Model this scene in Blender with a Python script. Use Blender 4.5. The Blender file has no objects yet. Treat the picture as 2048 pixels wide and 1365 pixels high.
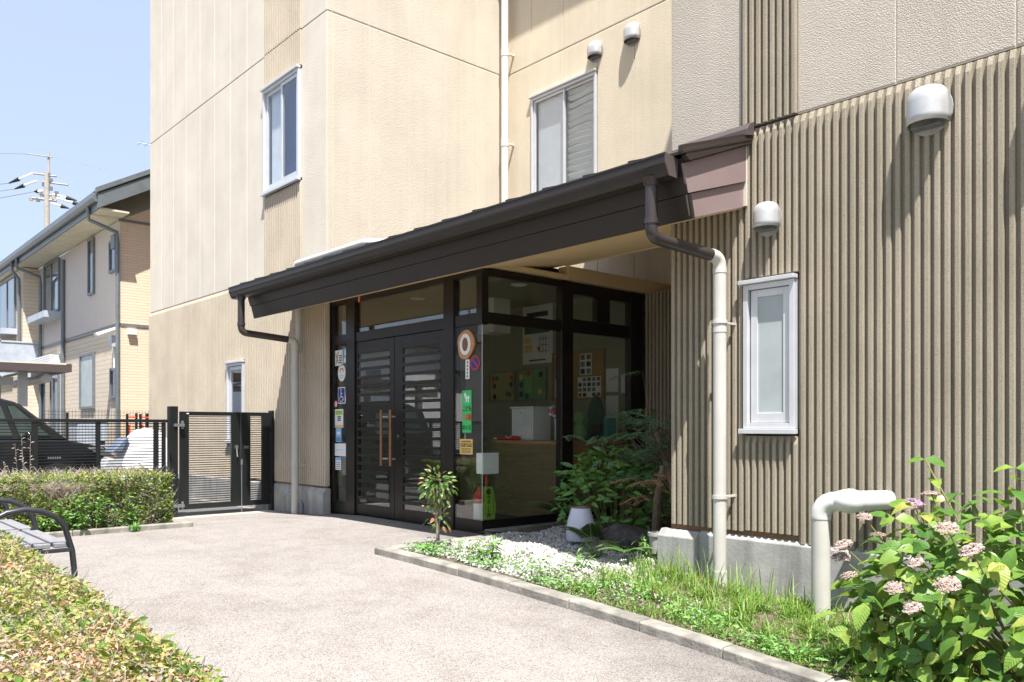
import bpy, bmesh, math, random
import numpy as np
from mathutils import Vector, Matrix, Euler
R = random.Random(7)
NR = np.random.RandomState(11)
C = bpy.context.scene.collection
SC = bpy.context.scene

# ------------------------------------------------------------------ camera, sky, sun, exposure
cam = bpy.data.cameras.new('camera'); camo = bpy.data.objects.new('camera', cam); C.objects.link(camo)
camo.location = (0, 0, 1.15)
camo.rotation_euler = (math.radians(90), 0, math.radians(48.246))
cam.sensor_fit = 'HORIZONTAL'; cam.sensor_width = 36; cam.lens = 1640 / 2048 * 36
cam.shift_y = (855 - 682.5) / 2048
cam.clip_start = 0.05; cam.clip_end = 2000
SC.camera = camo
SUND = Vector((-0.40, 0.235, -1.0)).normalized()      # direction the light travels
el = math.asin(-SUND.z); az = math.atan2(-SUND.x, -SUND.y)   # clockwise from +Y
w = bpy.data.worlds.new('World'); SC.world = w; w.use_nodes = True
nt = w.node_tree; bg = nt.nodes['Background']
sky = nt.nodes.new('ShaderNodeTexSky'); sky.sky_type = 'NISHITA'; sky.sun_disc = False
sky.sun_elevation = el; sky.sun_rotation = az; sky.air_density = 1.2; sky.dust_density = 2.2; sky.ozone_density = 1.0
hz_ = nt.nodes.new('ShaderNodeMixRGB'); hz_.inputs[0].default_value = .72; hz_.inputs[2].default_value = (3.0, 3.55, 4.65, 1)
nt.links.new(sky.outputs[0], hz_.inputs[1]); nt.links.new(hz_.outputs[0], bg.inputs[0]); bg.inputs[1].default_value = 0.10
sun = bpy.data.lights.new('sun', 'SUN'); suno = bpy.data.objects.new('sun', sun); C.objects.link(suno)
sun.energy = 5.0; sun.angle = math.radians(0.55); sun.color = (1.0, 0.96, 0.91)
suno.rotation_euler = SUND.to_track_quat('-Z', 'Y').to_euler(); suno.location = (5, -3, 15)
SC.view_settings.view_transform = 'Standard'; SC.view_settings.look = 'None'
SC.view_settings.gamma = 1; SC.view_settings.use_curve_mapping = False
SC.view_settings.exposure = 1.22
SC.cycles.max_bounces = 10; SC.cycles.transparent_max_bounces = 24
SC.cycles.diffuse_bounces = 5; SC.cycles.glossy_bounces = 4

# ------------------------------------------------------------------ materials
def _new(name):
    m = bpy.data.materials.new(name); m.use_nodes = True
    return m, m.node_tree, m.node_tree.nodes, m.node_tree.links, m.node_tree.nodes['Principled BSDF']
def _coords(nd):
    n = nd.new('ShaderNodeTexCoord'); return n.outputs['Object']
def ramp(nd, stops, interp='LINEAR'):
    r = nd.new('ShaderNodeValToRGB'); r.color_ramp.interpolation = interp
    while len(r.color_ramp.elements) < len(stops): r.color_ramp.elements.new(0.5)
    for e, (p, c) in zip(r.color_ramp.elements, stops):
        e.position = p; e.color = (*c, 1)
    return r
def noise(nd, ln, co, scale, detail=4, rough=.55):
    n = nd.new('ShaderNodeTexNoise'); n.inputs['Scale'].default_value = scale
    n.inputs['Detail'].default_value = detail; n.inputs['Roughness'].default_value = rough
    ln.new(co, n.inputs['Vector']); return n.outputs['Fac']
def mixc(nd, ln, a, b, fac, mode='MIX'):
    m = nd.new('ShaderNodeMixRGB'); m.blend_type = mode
    for s, i in ((fac, 0), (a, 1), (b, 2)):
        if isinstance(s, (int, float)): m.inputs[i].default_value = s
        elif isinstance(s, tuple): m.inputs[i].default_value = (*s, 1)
        else: ln.new(s, m.inputs[i])
    return m.outputs[0]
def bump(nd, ln, p, h, dist, strength=1.0):
    b = nd.new('ShaderNodeBump'); b.inputs['Strength'].default_value = strength; b.inputs['Distance'].default_value = dist
    ln.new(h, b.inputs['Height']); ln.new(b.outputs[0], p.inputs['Normal'])
def mat(name, col, rough=.6, metal=0, var=.12, vscale=6, bmp=0, bscale=80, spec=.5, streak=0):
    m, t, nd, ln, p = _new(name)
    p.inputs['Roughness'].default_value = rough; p.inputs['Metallic'].default_value = metal
    p.inputs['Specular IOR Level'].default_value = spec
    co = _coords(nd)
    f = noise(nd, ln, co, vscale, 5)
    lo = tuple(c * (1 - var) for c in col); hi = tuple(min(1, c * (1 + var)) for c in col)
    r = ramp(nd, [(.3, lo), (.7, hi)]); ln.new(f, r.inputs[0]); out = r.outputs[0]
    if streak:
        mp = nd.new('ShaderNodeMapping'); mp.inputs['Scale'].default_value = (5, 5, .25); ln.new(co, mp.inputs[0])
        f2 = noise(nd, ln, mp.outputs[0], 1.6, 6, .6)
        r2 = ramp(nd, [(.42, (1, 1, 1)), (.72, (1 - streak,) * 3)]); ln.new(f2, r2.inputs[0])
        out = mixc(nd, ln, out, r2.outputs[0], 1.0, 'MULTIPLY')
    ln.new(out, p.inputs['Base Color'])
    if bmp: bump(nd, ln, p, noise(nd, ln, co, bscale, 3), bmp)
    return m
def stucco(name, col, scale, dist, var=.07, streak=.08):
    m, t, nd, ln, p = _new(name)
    p.inputs['Roughness'].default_value = .9; p.inputs['Specular IOR Level'].default_value = .15
    co = _coords(nd)
    f = noise(nd, ln, co, 1.3, 6, .6)
    r = ramp(nd, [(.3, tuple(c * (1 - var) for c in col)), (.7, tuple(c * (1 + var) for c in col))]); ln.new(f, r.inputs[0])
    mp = nd.new('ShaderNodeMapping'); mp.inputs['Scale'].default_value = (4, 4, .2); ln.new(co, mp.inputs[0])
    r2 = ramp(nd, [(.45, (1, 1, 1)), (.75, (1 - streak, 1 - streak, 1 - streak * .9))]); ln.new(noise(nd, ln, mp.outputs[0], 1.5, 6, .65), r2.inputs[0])
    out = mixc(nd, ln, r.outputs[0], r2.outputs[0], 1.0, 'MULTIPLY')
    ln.new(out, p.inputs['Base Color'])
    n = noise(nd, ln, co, scale, 2.5, .5)
    r3 = ramp(nd, [(.38, (0, 0, 0)), (.62, (1, 1, 1))]); ln.new(n, r3.inputs[0])
    bump(nd, ln, p, r3.outputs[0], dist)
    return m
def ribmat(name, col, streak=.8):
    m, t, nd, ln, p = _new(name)
    p.inputs['Roughness'].default_value = .92; p.inputs['Specular IOR Level'].default_value = .1
    co = _coords(nd)
    f = noise(nd, ln, co, 190, 2, .6)
    r = ramp(nd, [(.28, tuple(c * .62 for c in col)), (.5, col), (.75, tuple(min(1, c * 1.3) for c in col))]); ln.new(f, r.inputs[0])
    r2 = ramp(nd, [(.3, (.88, .88, .86)), (.7, (1.06, 1.05, 1.04))]); ln.new(noise(nd, ln, co, 1.7, 5), r2.inputs[0])
    mp = nd.new('ShaderNodeMapping'); mp.inputs['Scale'].default_value = (7, 7, .3); ln.new(co, mp.inputs[0])
    r3 = ramp(nd, [(.40, (1, 1, 1)), (.70, (.76, .75, .73))]); ln.new(noise(nd, ln, mp.outputs[0], 1.4, 6, .65), r3.inputs[0])
    c_ = mixc(nd, ln, r.outputs[0], r2.outputs[0], 1, 'MULTIPLY')
    ln.new(mixc(nd, ln, c_, r3.outputs[0], streak, 'MULTIPLY'), p.inputs['Base Color'])
    bump(nd, ln, p, noise(nd, ln, co, 130, 3, .7), .006)
    return m
def aggregate(name):
    m, t, nd, ln, p = _new(name)
    p.inputs['Roughness'].default_value = .85; p.inputs['Specular IOR Level'].default_value = .2
    co = _coords(nd)
    v = nd.new('ShaderNodeTexVoronoi'); v.inputs['Scale'].default_value = 165; ln.new(co, v.inputs['Vector'])
    sp = nd.new('ShaderNodeSeparateColor'); ln.new(v.outputs['Color'], sp.inputs[0])
    r = ramp(nd, [(0, (.13, .12, .11)), (.15, (.25, .232, .217)), (.5, (.31, .289, .274)), (.75, (.343, .323, .307)), (.93, (.43, .412, .394)), (1, (.22, .205, .19))])
    ln.new(sp.outputs[0], r.inputs[0])
    e = ramp(nd, [(.25, (1, 1, 1)), (.75, (.62, .57, .53))]); ln.new(v.outputs['Distance'], e.inputs[0])
    out = mixc(nd, ln, r.outputs[0], e.outputs[0], .55, 'MULTIPLY')
    s = ramp(nd, [(.32, (.78, .765, .745)), (.50, (.97, .965, .96)), (.75, (1.05, 1.04, 1.025))])
    ln.new(noise(nd, ln, co, .75, 7, .62), s.inputs[0])
    out = mixc(nd, ln, out, s.outputs[0], .8, 'MULTIPLY')
    s2 = ramp(nd, [(.36, (.80, .785, .77)), (.56, (1, 1, 1))]); ln.new(noise(nd, ln, co, 3.6, 5, .7), s2.inputs[0])
    out = mixc(nd, ln, out, s2.outputs[0], .6, 'MULTIPLY')
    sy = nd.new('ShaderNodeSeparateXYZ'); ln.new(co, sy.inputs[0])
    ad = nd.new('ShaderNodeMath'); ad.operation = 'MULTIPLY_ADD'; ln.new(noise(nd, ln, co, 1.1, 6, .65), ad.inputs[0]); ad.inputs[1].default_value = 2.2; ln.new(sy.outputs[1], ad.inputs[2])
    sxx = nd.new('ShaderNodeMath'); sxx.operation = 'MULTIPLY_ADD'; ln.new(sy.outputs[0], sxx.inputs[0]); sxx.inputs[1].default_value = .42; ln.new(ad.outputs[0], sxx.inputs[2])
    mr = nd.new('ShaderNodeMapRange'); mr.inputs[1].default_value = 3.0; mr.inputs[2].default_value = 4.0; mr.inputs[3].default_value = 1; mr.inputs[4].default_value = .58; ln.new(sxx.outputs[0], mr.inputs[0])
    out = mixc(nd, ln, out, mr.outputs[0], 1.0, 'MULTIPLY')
    ln.new(out, p.inputs['Base Color'])
    bump(nd, ln, p, v.outputs['Distance'], -.003)
    return m
def glass(name, tint=(.95, .97, .95), ior=1.5):
    m, t, nd, ln, p = _new(name); nd.remove(p)
    o = nd['Material Output']
    tr = nd.new('ShaderNodeBsdfTransparent'); tr.inputs[0].default_value = (*tint, 1)
    gl = nd.new('ShaderNodeBsdfGlossy'); gl.inputs['Roughness'].default_value = .004; gl.inputs[0].default_value = (.95, .97, 1, 1)
    lw = nd.new('ShaderNodeLayerWeight'); lw.inputs['Blend'].default_value = .5
    f0 = ((ior - 1) / (ior + 1)) ** 2
    pw = nd.new('ShaderNodeMath'); pw.operation = 'POWER'; ln.new(lw.outputs['Facing'], pw.inputs[0]); pw.inputs[1].default_value = 5
    ma = nd.new('ShaderNodeMath'); ma.operation = 'MULTIPLY_ADD'; ln.new(pw.outputs[0], ma.inputs[0]); ma.inputs[1].default_value = 1 - f0; ma.inputs[2].default_value = f0
    fr = ma; mx = nd.new('ShaderNodeMixShader')
    ln.new(fr.outputs[0], mx.inputs[0]); ln.new(tr.outputs[0], mx.inputs[1]); ln.new(gl.outputs[0], mx.inputs[2])
    ln.new(mx.outputs[0], o.inputs[0]); return m
def leafmat(name, stops, rough=.42, trans=.3, attr='rnd', obj=False, tcol=(.35, .55, .05), veins=False):
    m, t, nd, ln, p = _new(name)
    o = nd['Material Output']
    if obj: src = nd.new('ShaderNodeObjectInfo').outputs['Random']
    else:
        a = nd.new('ShaderNodeAttribute'); a.attribute_name = attr; src = a.outputs['Fac']
    r = ramp(nd, stops); ln.new(src, r.inputs[0])
    co = _coords(nd)
    r2 = ramp(nd, [(.35, (.82, .85, .8)), (.65, (1.1, 1.08, 1.05))]); ln.new(noise(nd, ln, co, 30, 3), r2.inputs[0])
    col = mixc(nd, ln, r.outputs[0], r2.outputs[0], 1, 'MULTIPLY')
    if veins:
        sx = nd.new('ShaderNodeSeparateXYZ'); ln.new(co, sx.inputs[0])
        def mth(op, a, b=None):
            q = nd.new('ShaderNodeMath'); q.operation = op
            for i_, v_ in enumerate((a, b)):
                if v_ is None: continue
                if isinstance(v_, (int, float)): q.inputs[i_].default_value = v_
                else: ln.new(v_, q.inputs[i_])
            return q.outputs[0]
        ay = mth('ABSOLUTE', sx.outputs[1])
        side = mth('POWER', mth('ABSOLUTE', mth('SINE', mth('MULTIPLY', mth('SUBTRACT', sx.outputs[0], mth('MULTIPLY', ay, .8)), 170.0))), 7.0)
        mid = mth('SUBTRACT', 1.0, mth('MINIMUM', mth('MULTIPLY', ay, 420.0), 1.0))
        vf = mth('MAXIMUM', mth('SUBTRACT', 1.0, side) if False else mth('MULTIPLY', side, .45), mid)
        col = mixc(nd, ln, col, mixc(nd, ln, col, (1.7, 1.6, 1.5), 1, 'MULTIPLY'), vf)
        bump(nd, ln, p, vf, -.004, .8)
    ln.new(col, p.inputs['Base Color']); p.inputs['Roughness'].default_value = rough
    p.inputs['Specular IOR Level'].default_value = .4
    tl = nd.new('ShaderNodeBsdfTranslucent')
    ln.new(mixc(nd, ln, col, tcol, .35), tl.inputs[0])
    mx = nd.new('ShaderNodeMixShader'); mx.inputs[0].default_value = trans
    ln.new(p.outputs[0], mx.inputs[1]); ln.new(tl.outputs[0], mx.inputs[2]); ln.new(mx.outputs[0], o.inputs[0])
    return m
def wood(name, col, scale=(1.5, 30, 30), rough=.6, var=.35):
    m, t, nd, ln, p = _new(name); p.inputs['Roughness'].default_value = rough
    co = _coords(nd); mp = nd.new('ShaderNodeMapping'); mp.inputs['Scale'].default_value = scale; ln.new(co, mp.inputs[0])
    r = ramp(nd, [(.3, tuple(c * (1 - var) for c in col)), (.7, tuple(c * (1 + var * .6) for c in col))]); ln.new(noise(nd, ln, mp.outputs[0], 3, 6, .65), r.inputs[0])
    ln.new(r.outputs[0], p.inputs['Base Color']); return m
def siding(name, col, pitch, axis_scale=(1, 1, 1)):
    m, t, nd, ln, p = _new(name); p.inputs['Roughness'].default_value = .8
    co = _coords(nd)
    b = nd.new('ShaderNodeTexBrick'); b.offset = .5
    sx = nd.new('ShaderNodeSeparateXYZ'); ln.new(co, sx.inputs[0])
    ad = nd.new('ShaderNodeMath'); ad.operation = 'ADD'; ln.new(sx.outputs[0], ad.inputs[0]); ln.new(sx.outputs[1], ad.inputs[1])
    cb = nd.new('ShaderNodeCombineXYZ'); ln.new(ad.outputs[0], cb.inputs[0]); ln.new(sx.outputs[2], cb.inputs[1]); ln.new(cb.outputs[0], b.inputs['Vector'])
    b.inputs['Scale'].default_value = 1; b.inputs['Brick Width'].default_value = .45; b.inputs['Row Height'].default_value = pitch
    b.inputs['Mortar Size'].default_value = .008
    b.inputs['Color1'].default_value = (*col, 1); b.inputs['Color2'].default_value = (*tuple(c * .94 for c in col), 1)
    b.inputs['Mortar'].default_value = (*tuple(c * .84 for c in col), 1)
    ln.new(b.outputs['Color'], p.inputs['Base Color']); bump(nd, ln, p, b.outputs['Fac'], -.008)
    return m

M = {}
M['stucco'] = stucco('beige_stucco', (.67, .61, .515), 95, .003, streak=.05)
M['stucco_near'] = stucco('shade_toned_stucco', (.48, .43, .365), 120, .0032)  # same beige stucco, the near wall's surface shade darkened into the colour
M['cream_side'] = stucco('sun_toned_cream_stucco', (.54, .485, .40), 80, .002)  # copy of the cream, its colour darkened to balance full sunlight on this side
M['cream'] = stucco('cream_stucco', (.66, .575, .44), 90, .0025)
M['joint'] = mat('joint_sealant', (.585, .525, .435), .8, var=.05)
M['rib'] = ribmat('ribbed_coating', (.365, .322, .252)); M['rib_far'] = ribmat('ribbed_coating_lit', (.53, .462, .37), .25)  # one coating in two tones, near copy darkened for its surface shade
M['soffit'] = mat('soffit_board', (.78, .58, .33), .8, var=.05)
M['plinth'] = mat('plinth_concrete', (.36, .355, .335), .85, var=.16, vscale=5, bmp=.002, bscale=40, streak=.35)
M['conc'] = mat('kerb_concrete', (.245, .23, .20), .9, var=.38, vscale=5, bmp=.005, bscale=45, streak=.35)
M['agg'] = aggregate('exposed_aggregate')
M['bronze'] = mat('bronze_aluminium', (.022, .018, .015), .32, .35, var=.1)
M['brown'] = mat('brown_sheet_metal', (.030, .0225, .018), .42, .15, var=.1, vscale=2)
M['brownlit'] = mat('sunlit_brown_metal', (.25, .185, .18), .42, .1, var=.05, vscale=2)  # canopy metal with the sunlight on its end boards put into the colour
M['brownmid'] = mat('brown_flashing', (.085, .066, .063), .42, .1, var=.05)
M['brownpipe'] = mat('brown_pvc', (.04, .032, .030), .3, var=.1)
M['white_pvc'] = mat('pale_pvc', (.50, .48, .44), .4, var=.06, streak=.06)
M['white_pipe'] = mat('white_pipe', (.60, .595, .57), .4, var=.05)
M['alu'] = mat('silver_aluminium', (.62, .63, .65), .38, .35, var=.05)
M['hood'] = mat('hood_steel', (.50, .50, .495), .4, .35, var=.14)
M['black'] = mat('black_aluminium', (.012, .014, .014), .35, .1, var=.15)
M['darkgap'] = mat('dark_recess', (.01, .01, .01), .9)
M['glass'] = glass('entrance_glass', ior=1.85)
M['wglass'] = glass('window_glass', (.93, .95, .96), 1.75)
M['frost'] = mat('frosted_glass', (.36, .40, .40), .25, var=.1, vscale=3)
M['curtain'] = mat('curtain_cloth', (.74, .75, .77), .9, var=.06)
M['blind'] = mat('blind_slat', (.68, .68, .66), .6, var=.04)
M['iwall'] = mat('interior_wall', (.27, .27, .19), .85, var=.04)
M['ifloor'] = mat('interior_floor', (.13, .11, .09), .5)
M['iwood'] = wood('counter_wood', (.25, .18, .085), (1, 1, 14))
M['iwoodl'] = wood('sunlit_counter_wood', (.5, .27, .11), (1, 1, 14), var=.15)  # counter wood brightened, sunlight on the counter end put into the colour
M['handle'] = wood('handle_wood', (.25, .12, .045), (8, 8, 1.2), .4, .2)
M['white'] = mat('white_paint', (.75, .75, .74), .5, var=.03)
M['paper'] = mat('paper', (.72, .72, .69), .8, var=.03)
M['ink'] = mat('black_ink', (.015, .015, .015), .7)
M['red'] = mat('red_print', (.5, .03, .025), .6)
M['blue'] = mat('blue_print', (.02, .04, .20), .6)
M['lblue'] = mat('light_blue_print', (.22, .45, .70), .6)
M['green'] = mat('green_print', (.05, .5, .13), .6)
M['lime'] = mat('lime_print', (.30, .50, .05), .6)
M['yellow'] = mat('yellow_print', (.72, .48, .14), .6)
M['cork'] = mat('corkboard', (.33, .21, .09), .9, bmp=.002)
M['gboard'] = mat('green_board', (.16, .33, .14), .8)
M['yboard'] = mat('yellow_board', (.34, .32, .12), .8)
M['pink'] = mat('pink_petal', (.70, .12, .20), .6)
M['teal'] = mat('teal_plastic', (.08, .36, .34), .5)
M['dgreen'] = mat('dark_green_board', (.03, .11, .06), .6)
M['lgreen'] = mat('pale_green_plush', (.22, .45, .16), .9)
M['woodsign'] = wood('cut_wood', (.5, .25, .11), (12, 12, 12), .5, .3)
M['pot'] = mat('pale_ceramic', (.58, .58, .66), .3, var=.04)
M['clay'] = mat('brown_clay', (.2, .11, .06), .8)
M['rock'] = mat('garden_stone', (.085, .075, .065), .9, var=.5, vscale=12, bmp=.03, bscale=14)
M['bark'] = mat('bark', (.16, .12, .085), .9, var=.4, vscale=30, bmp=.004, bscale=90)
M['twig'] = mat('grey_twig', (.27, .235, .21), .9, var=.35, vscale=20)
M['stem'] = mat('green_stem', (.16, .17, .05), .6, var=.25)
M['soil'] = mat('garden_soil', (.11, .085, .06), .95, var=.4, vscale=14, bmp=.02, bscale=30)
M['bench_slat'] = wood('weathered_slat', (.21, .21, .225), (2, 24, 24), .75, .22)
M['bench_metal'] = mat('painted_iron', (.030, .033, .038), .38, .2, var=.1)
M['roofm'] = mat('house_roof', (.06, .065, .075), .6)
M['hgutter'] = mat('grey_gutter', (.15, .17, .18), .35, .2)
M['hsoffit'] = mat('house_soffit', (.58, .54, .42), .8)
M['hwall'] = siding('cream_siding', (.66, .56, .44), .11)
M['htile'] = siding('orange_siding', (.76, .58, .43), .065)
M['hgrey'] = mat('pale_wall', (.54, .49, .45), .85, var=.04)
M['hframe'] = mat('grey_frame', (.16, .17, .18), .4, .2)
M['bal'] = mat('balcony_panel', (.42, .46, .52), .4)
M['carpaint'] = mat('black_car_paint', (.006, .007, .009), .12, 0, spec=.7)
M['carglass'] = mat('tinted_car_glass', (.03, .045, .04), .05, 0, spec=.8)
M['tyre'] = mat('tyre', (.015, .015, .015), .85)
M['chrome'] = mat('chrome', (.6, .6, .62), .15, .9)
M['cover'] = mat('white_cover', (.68, .68, .68), .7, var=.05, bmp=.01, bscale=6)
M['bluetint'] = mat('blue_screen', (.16, .20, .28), .1, spec=.8)
M['polec'] = mat('pole_concrete', (.36, .33, .29), .85, var=.12)
M['orange'] = mat('orange_plastic', (.65, .09, .02), .5)
M['asphalt'] = mat('asphalt', (.09, .09, .09), .9, var=.2, vscale=20)
M['gnd'] = mat('open_ground', (.20, .185, .16), .95, var=.2, vscale=2)
M['thresh'] = mat('threshold_concrete', (.42, .38, .32), .9, var=.1, bmp=.002)
M['leaf_near'] = leafmat('near_hedge_leaf', [(0, (.06, .14, .02)), (.2, (.13, .23, .03)), (.42, (.27, .33, .07)), (.58, (.42, .35, .15)), (.76, (.48, .31, .21)), (.9, (.42, .20, .14)), (1, (.56, .44, .36))], .5, .3)
M['leaf_near_o'] = leafmat('near_hedge_big_leaf', [(0, (.06, .14, .018)), (.35, (.13, .23, .03)), (.6, (.23, .27, .05)), (.8, (.36, .22, .10)), (1, (.38, .11, .07))], .45, .3, obj=True)
M['leaf_far'] = leafmat('far_hedge_leaf', [(0, (.09, .17, .03)), (.5, (.22, .31, .05)), (.85, (.36, .38, .09)), (1, (.46, .27, .14))], .5, .3)
M['leaf_weed'] = leafmat('weed_leaf', [(0, (.10, .25, .05)), (1, (.24, .46, .14))], .5, .3)
M['leaf_hyd'] = leafmat('hydrangea_leaf', [(0, (.06, .155, .033)), (.5, (.14, .265, .048)), (.84, (.23, .34, .065)), (1, (.35, .37, .085))], .38, .34, obj=True, veins=True)
M['leaf_hydj'] = leafmat('hydrangea_foliage', [(0, (.06, .155, .033)), (.5, (.14, .265, .048)), (.84, (.23, .34, .065)), (1, (.35, .37, .085))], .38, .34)
M['leaf_darkj'] = leafmat('glossy_dark_foliage', [(0, (.075, .19, .04)), (.7, (.13, .28, .06)), (1, (.21, .36, .095))], .32, .18)
M['leaf_dark'] = leafmat('glossy_dark_leaf', [(0, (.075, .19, .04)), (.7, (.13, .28, .06)), (1, (.21, .36, .095))], .32, .18, obj=True)
M['leaf_nand'] = leafmat('fine_leaflet', [(0, (.08, .17, .09)), (.8, (.14, .25, .12)), (.9, (.34, .18, .09)), (1, (.46, .27, .16))], .45, .25)
M['leaf_tree'] = leafmat('sapling_leaf', [(0, (.05, .12, .025)), (.6, (.11, .20, .04)), (.85, (.22, .24, .09)), (1, (.34, .15, .08))], .35, .3, obj=True)
M['fern'] = leafmat('fern_frond', [(0, (.03, .09, .025)), (1, (.07, .16, .04))], .5, .25)
M['grass'] = leafmat('grass_blade', [(0, (.10, .22, .035)), (.6, (.20, .34, .06)), (.92, (.30, .38, .10)), (1, (.46, .42, .22))], .5, .35)
M['petal'] = leafmat('faded_floret', [(0, (.30, .21, .17)), (.4, (.42, .32, .29)), (1, (.56, .48, .46))], .7, .25, tcol=(.6, .4, .3))
M['petal_v'] = leafmat('violet_floret', [(0, (.40, .22, .42)), (.6, (.52, .33, .52)), (1, (.64, .52, .62))], .7, .25, tcol=(.6, .4, .6))
M['pebble'] = leafmat('white_pebble', [(0, (.20, .19, .18)), (.3, (.40, .39, .38)), (.75, (.54, .53, .52)), (1, (.16, .15, .14))], .7, 0)

# ------------------------------------------------------------------ mesh helpers
W = {}                                     # world origin of each object
class MB:
    def __init__(s): s.v = []; s.f = []
    def add(s, vs, fs):
        n = len(s.v); s.v += [tuple(p) for p in vs]; s.f += [tuple(i + n for i in f) for f in fs]; return s
    def box(s, x0, x1, y0, y1, z0, z1):
        return s.add([(x0, y0, z0), (x1, y0, z0), (x1, y1, z0), (x0, y1, z0), (x0, y0, z1), (x1, y0, z1), (x1, y1, z1), (x0, y1, z1)],
                     [(0, 3, 2, 1), (4, 5, 6, 7), (0, 1, 5, 4), (1, 2, 6, 5), (2, 3, 7, 6), (3, 0, 4, 7)])
    def prism(s, poly, axis, a, b):
        # poly in the two other axes, extruded from a to b along axis
        def P(u, v, t): return {0: (t, u, v), 1: (u, t, v), 2: (u, v, t)}[axis]
        n = len(poly)
        vs = [P(u, v, a) for u, v in poly] + [P(u, v, b) for u, v in poly]
        fs = [tuple(range(n))[::-1], tuple(range(n, 2 * n))] + [(i, (i + 1) % n, n + (i + 1) % n, n + i) for i in range(n)]
        return s.add(vs, fs)
    def tube(s, pts, r, n=12, caps=True):
        pts = [Vector(p) for p in pts]; m = len(pts)
        rs = r if isinstance(r, (list, tuple)) else [r] * m
        vs = []; up = None
        for i, p in enumerate(pts):
            d = (pts[min(i + 1, m - 1)] - pts[max(i - 1, 0)]).normalized()
            if up is None: up = Vector((0, 0, 1)) if abs(d.z) < .9 else Vector((1, 0, 0))
            a = d.cross(up).normalized(); up = a.cross(d).normalized()
            for k in range(n):
                t = 2 * math.pi * k / n
                vs.append(p + rs[i] * (math.cos(t) * a + math.sin(t) * up))
        fs = [(i * n + k, i * n + (k + 1) % n, (i + 1) * n + (k + 1) % n, (i + 1) * n + k) for i in range(m - 1) for k in range(n)]
        if caps: fs += [tuple(range(n))[::-1], tuple(range((m - 1) * n, m * n))]
        return s.add(vs, fs)
    def lathe(s, prof, cx, cy, n=24):
        vs = [(cx + r * math.cos(2 * math.pi * k / n), cy + r * math.sin(2 * math.pi * k / n), z) for r, z in prof for k in range(n)]
        fs = [(i * n + k, i * n + (k + 1) % n, (i + 1) * n + (k + 1) % n, (i + 1) * n + k) for i in range(len(prof) - 1) for k in range(n)]
        return s.add(vs, fs)
    def disc(s, c, r, axis=1, n=24, th=.002, rz=None):
        rz = rz or r
        poly = [(c[0 if axis != 0 else 1] + r * math.cos(2 * math.pi * k / n), c[2] + rz * math.sin(2 * math.pi * k / n)) for k in range(n)]
        return s.prism(poly, axis, c[axis], c[axis] + th)
    def ball(s, c, r, nu=12, nv=8):
        rx, ry, rz = r if isinstance(r, (tuple, list)) else (r, r, r)
        vs = []
        for j in range(nv + 1):
            t = math.pi * j / nv
            for k in range(nu):
                a = 2 * math.pi * k / nu
                vs.append((c[0] + rx * math.sin(t) * math.cos(a), c[1] + ry * math.sin(t) * math.sin(a), c[2] + rz * math.cos(t)))
        fs = [(j * nu + k, (j + 1) * nu + k, (j + 1) * nu + (k + 1) % nu, j * nu + (k + 1) % nu) for j in range(nv) for k in range(nu)]
        return s.add(vs, fs)
    def build(s, name, m, parent=None, smooth=False, bevel=0, kind=None, fix=True, label=None):
        o0 = W.get(parent.name, Vector()) if parent else Vector()
        me = bpy.data.meshes.new(name)
        me.from_pydata([(x - o0.x, y - o0.y, z - o0.z) for x, y, z in s.v], [], s.f)
        if fix:
            b = bmesh.new(); b.from_mesh(me); bmesh.ops.recalc_face_normals(b, faces=b.faces); b.to_mesh(me); b.free()
        if smooth:
            me.polygons.foreach_set('use_smooth', [True] * len(me.polygons))
        o = bpy.data.objects.new(name, me); C.objects.link(o); me.materials.append(M[m])
        if parent: o.parent = parent
        W[o.name] = o0.copy()
        if smooth:
            try: me.set_sharp_from_angle(angle=math.radians(40))
            except Exception: pass
        if bevel:
            bv = o.modifiers.new('bevel', 'BEVEL'); bv.width = bevel; bv.segments = 2; bv.limit_method = 'ANGLE'
        if kind: o['kind'] = kind
        if label: o['label'] = label
        return o
def tag(o, label, cat, group=None):
    o['label'] = label; o['category'] = cat
    if group: o['group'] = group
    return o
def thing(name, label, cat, loc, group=None):
    o = bpy.data.objects.new(name, None); C.objects.link(o); o.location = loc; o.empty_display_size = .2
    W[o.name] = Vector(loc); return tag(o, label, cat, group)
def inst(name, me, parent, mtx):
    o = bpy.data.objects.new(name, me); C.objects.link(o); o.parent = parent; o.matrix_basis = mtx; W[o.name] = W[parent.name].copy(); return o
def npmesh(name, V, F, m, parent=None, rnd=None, kind=None, smooth=False):
    """F: (n,k) faces of one size; rnd: per face"""
    o0 = np.array(W[parent.name]) if parent else np.zeros(3)
    V = np.asarray(V, dtype=np.float32) - o0.astype(np.float32)
    F = np.asarray(F, dtype=np.int32); k = F.shape[1]
    me = bpy.data.meshes.new(name)
    me.vertices.add(len(V)); me.vertices.foreach_set('co', V.ravel())
    me.loops.add(F.size); me.loops.foreach_set('vertex_index', F.ravel())
    me.polygons.add(len(F)); me.polygons.foreach_set('loop_start', np.arange(0, F.size, k, dtype=np.int32))
    me.polygons.foreach_set('loop_total', np.full(len(F), k, dtype=np.int32))
    if smooth: me.polygons.foreach_set('use_smooth', np.ones(len(F), dtype=bool))
    if rnd is not None:
        a = me.attributes.new('rnd', 'FLOAT', 'FACE'); a.data.foreach_set('value', np.asarray(rnd, dtype=np.float32))
    me.update(); me.validate()
    o = bpy.data.objects.new(name, me); C.objects.link(o); me.materials.append(M[m])
    if parent: o.parent = parent
    W[o.name] = Vector(o0)
    if kind: o['kind'] = kind
    return o
DG = None
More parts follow.
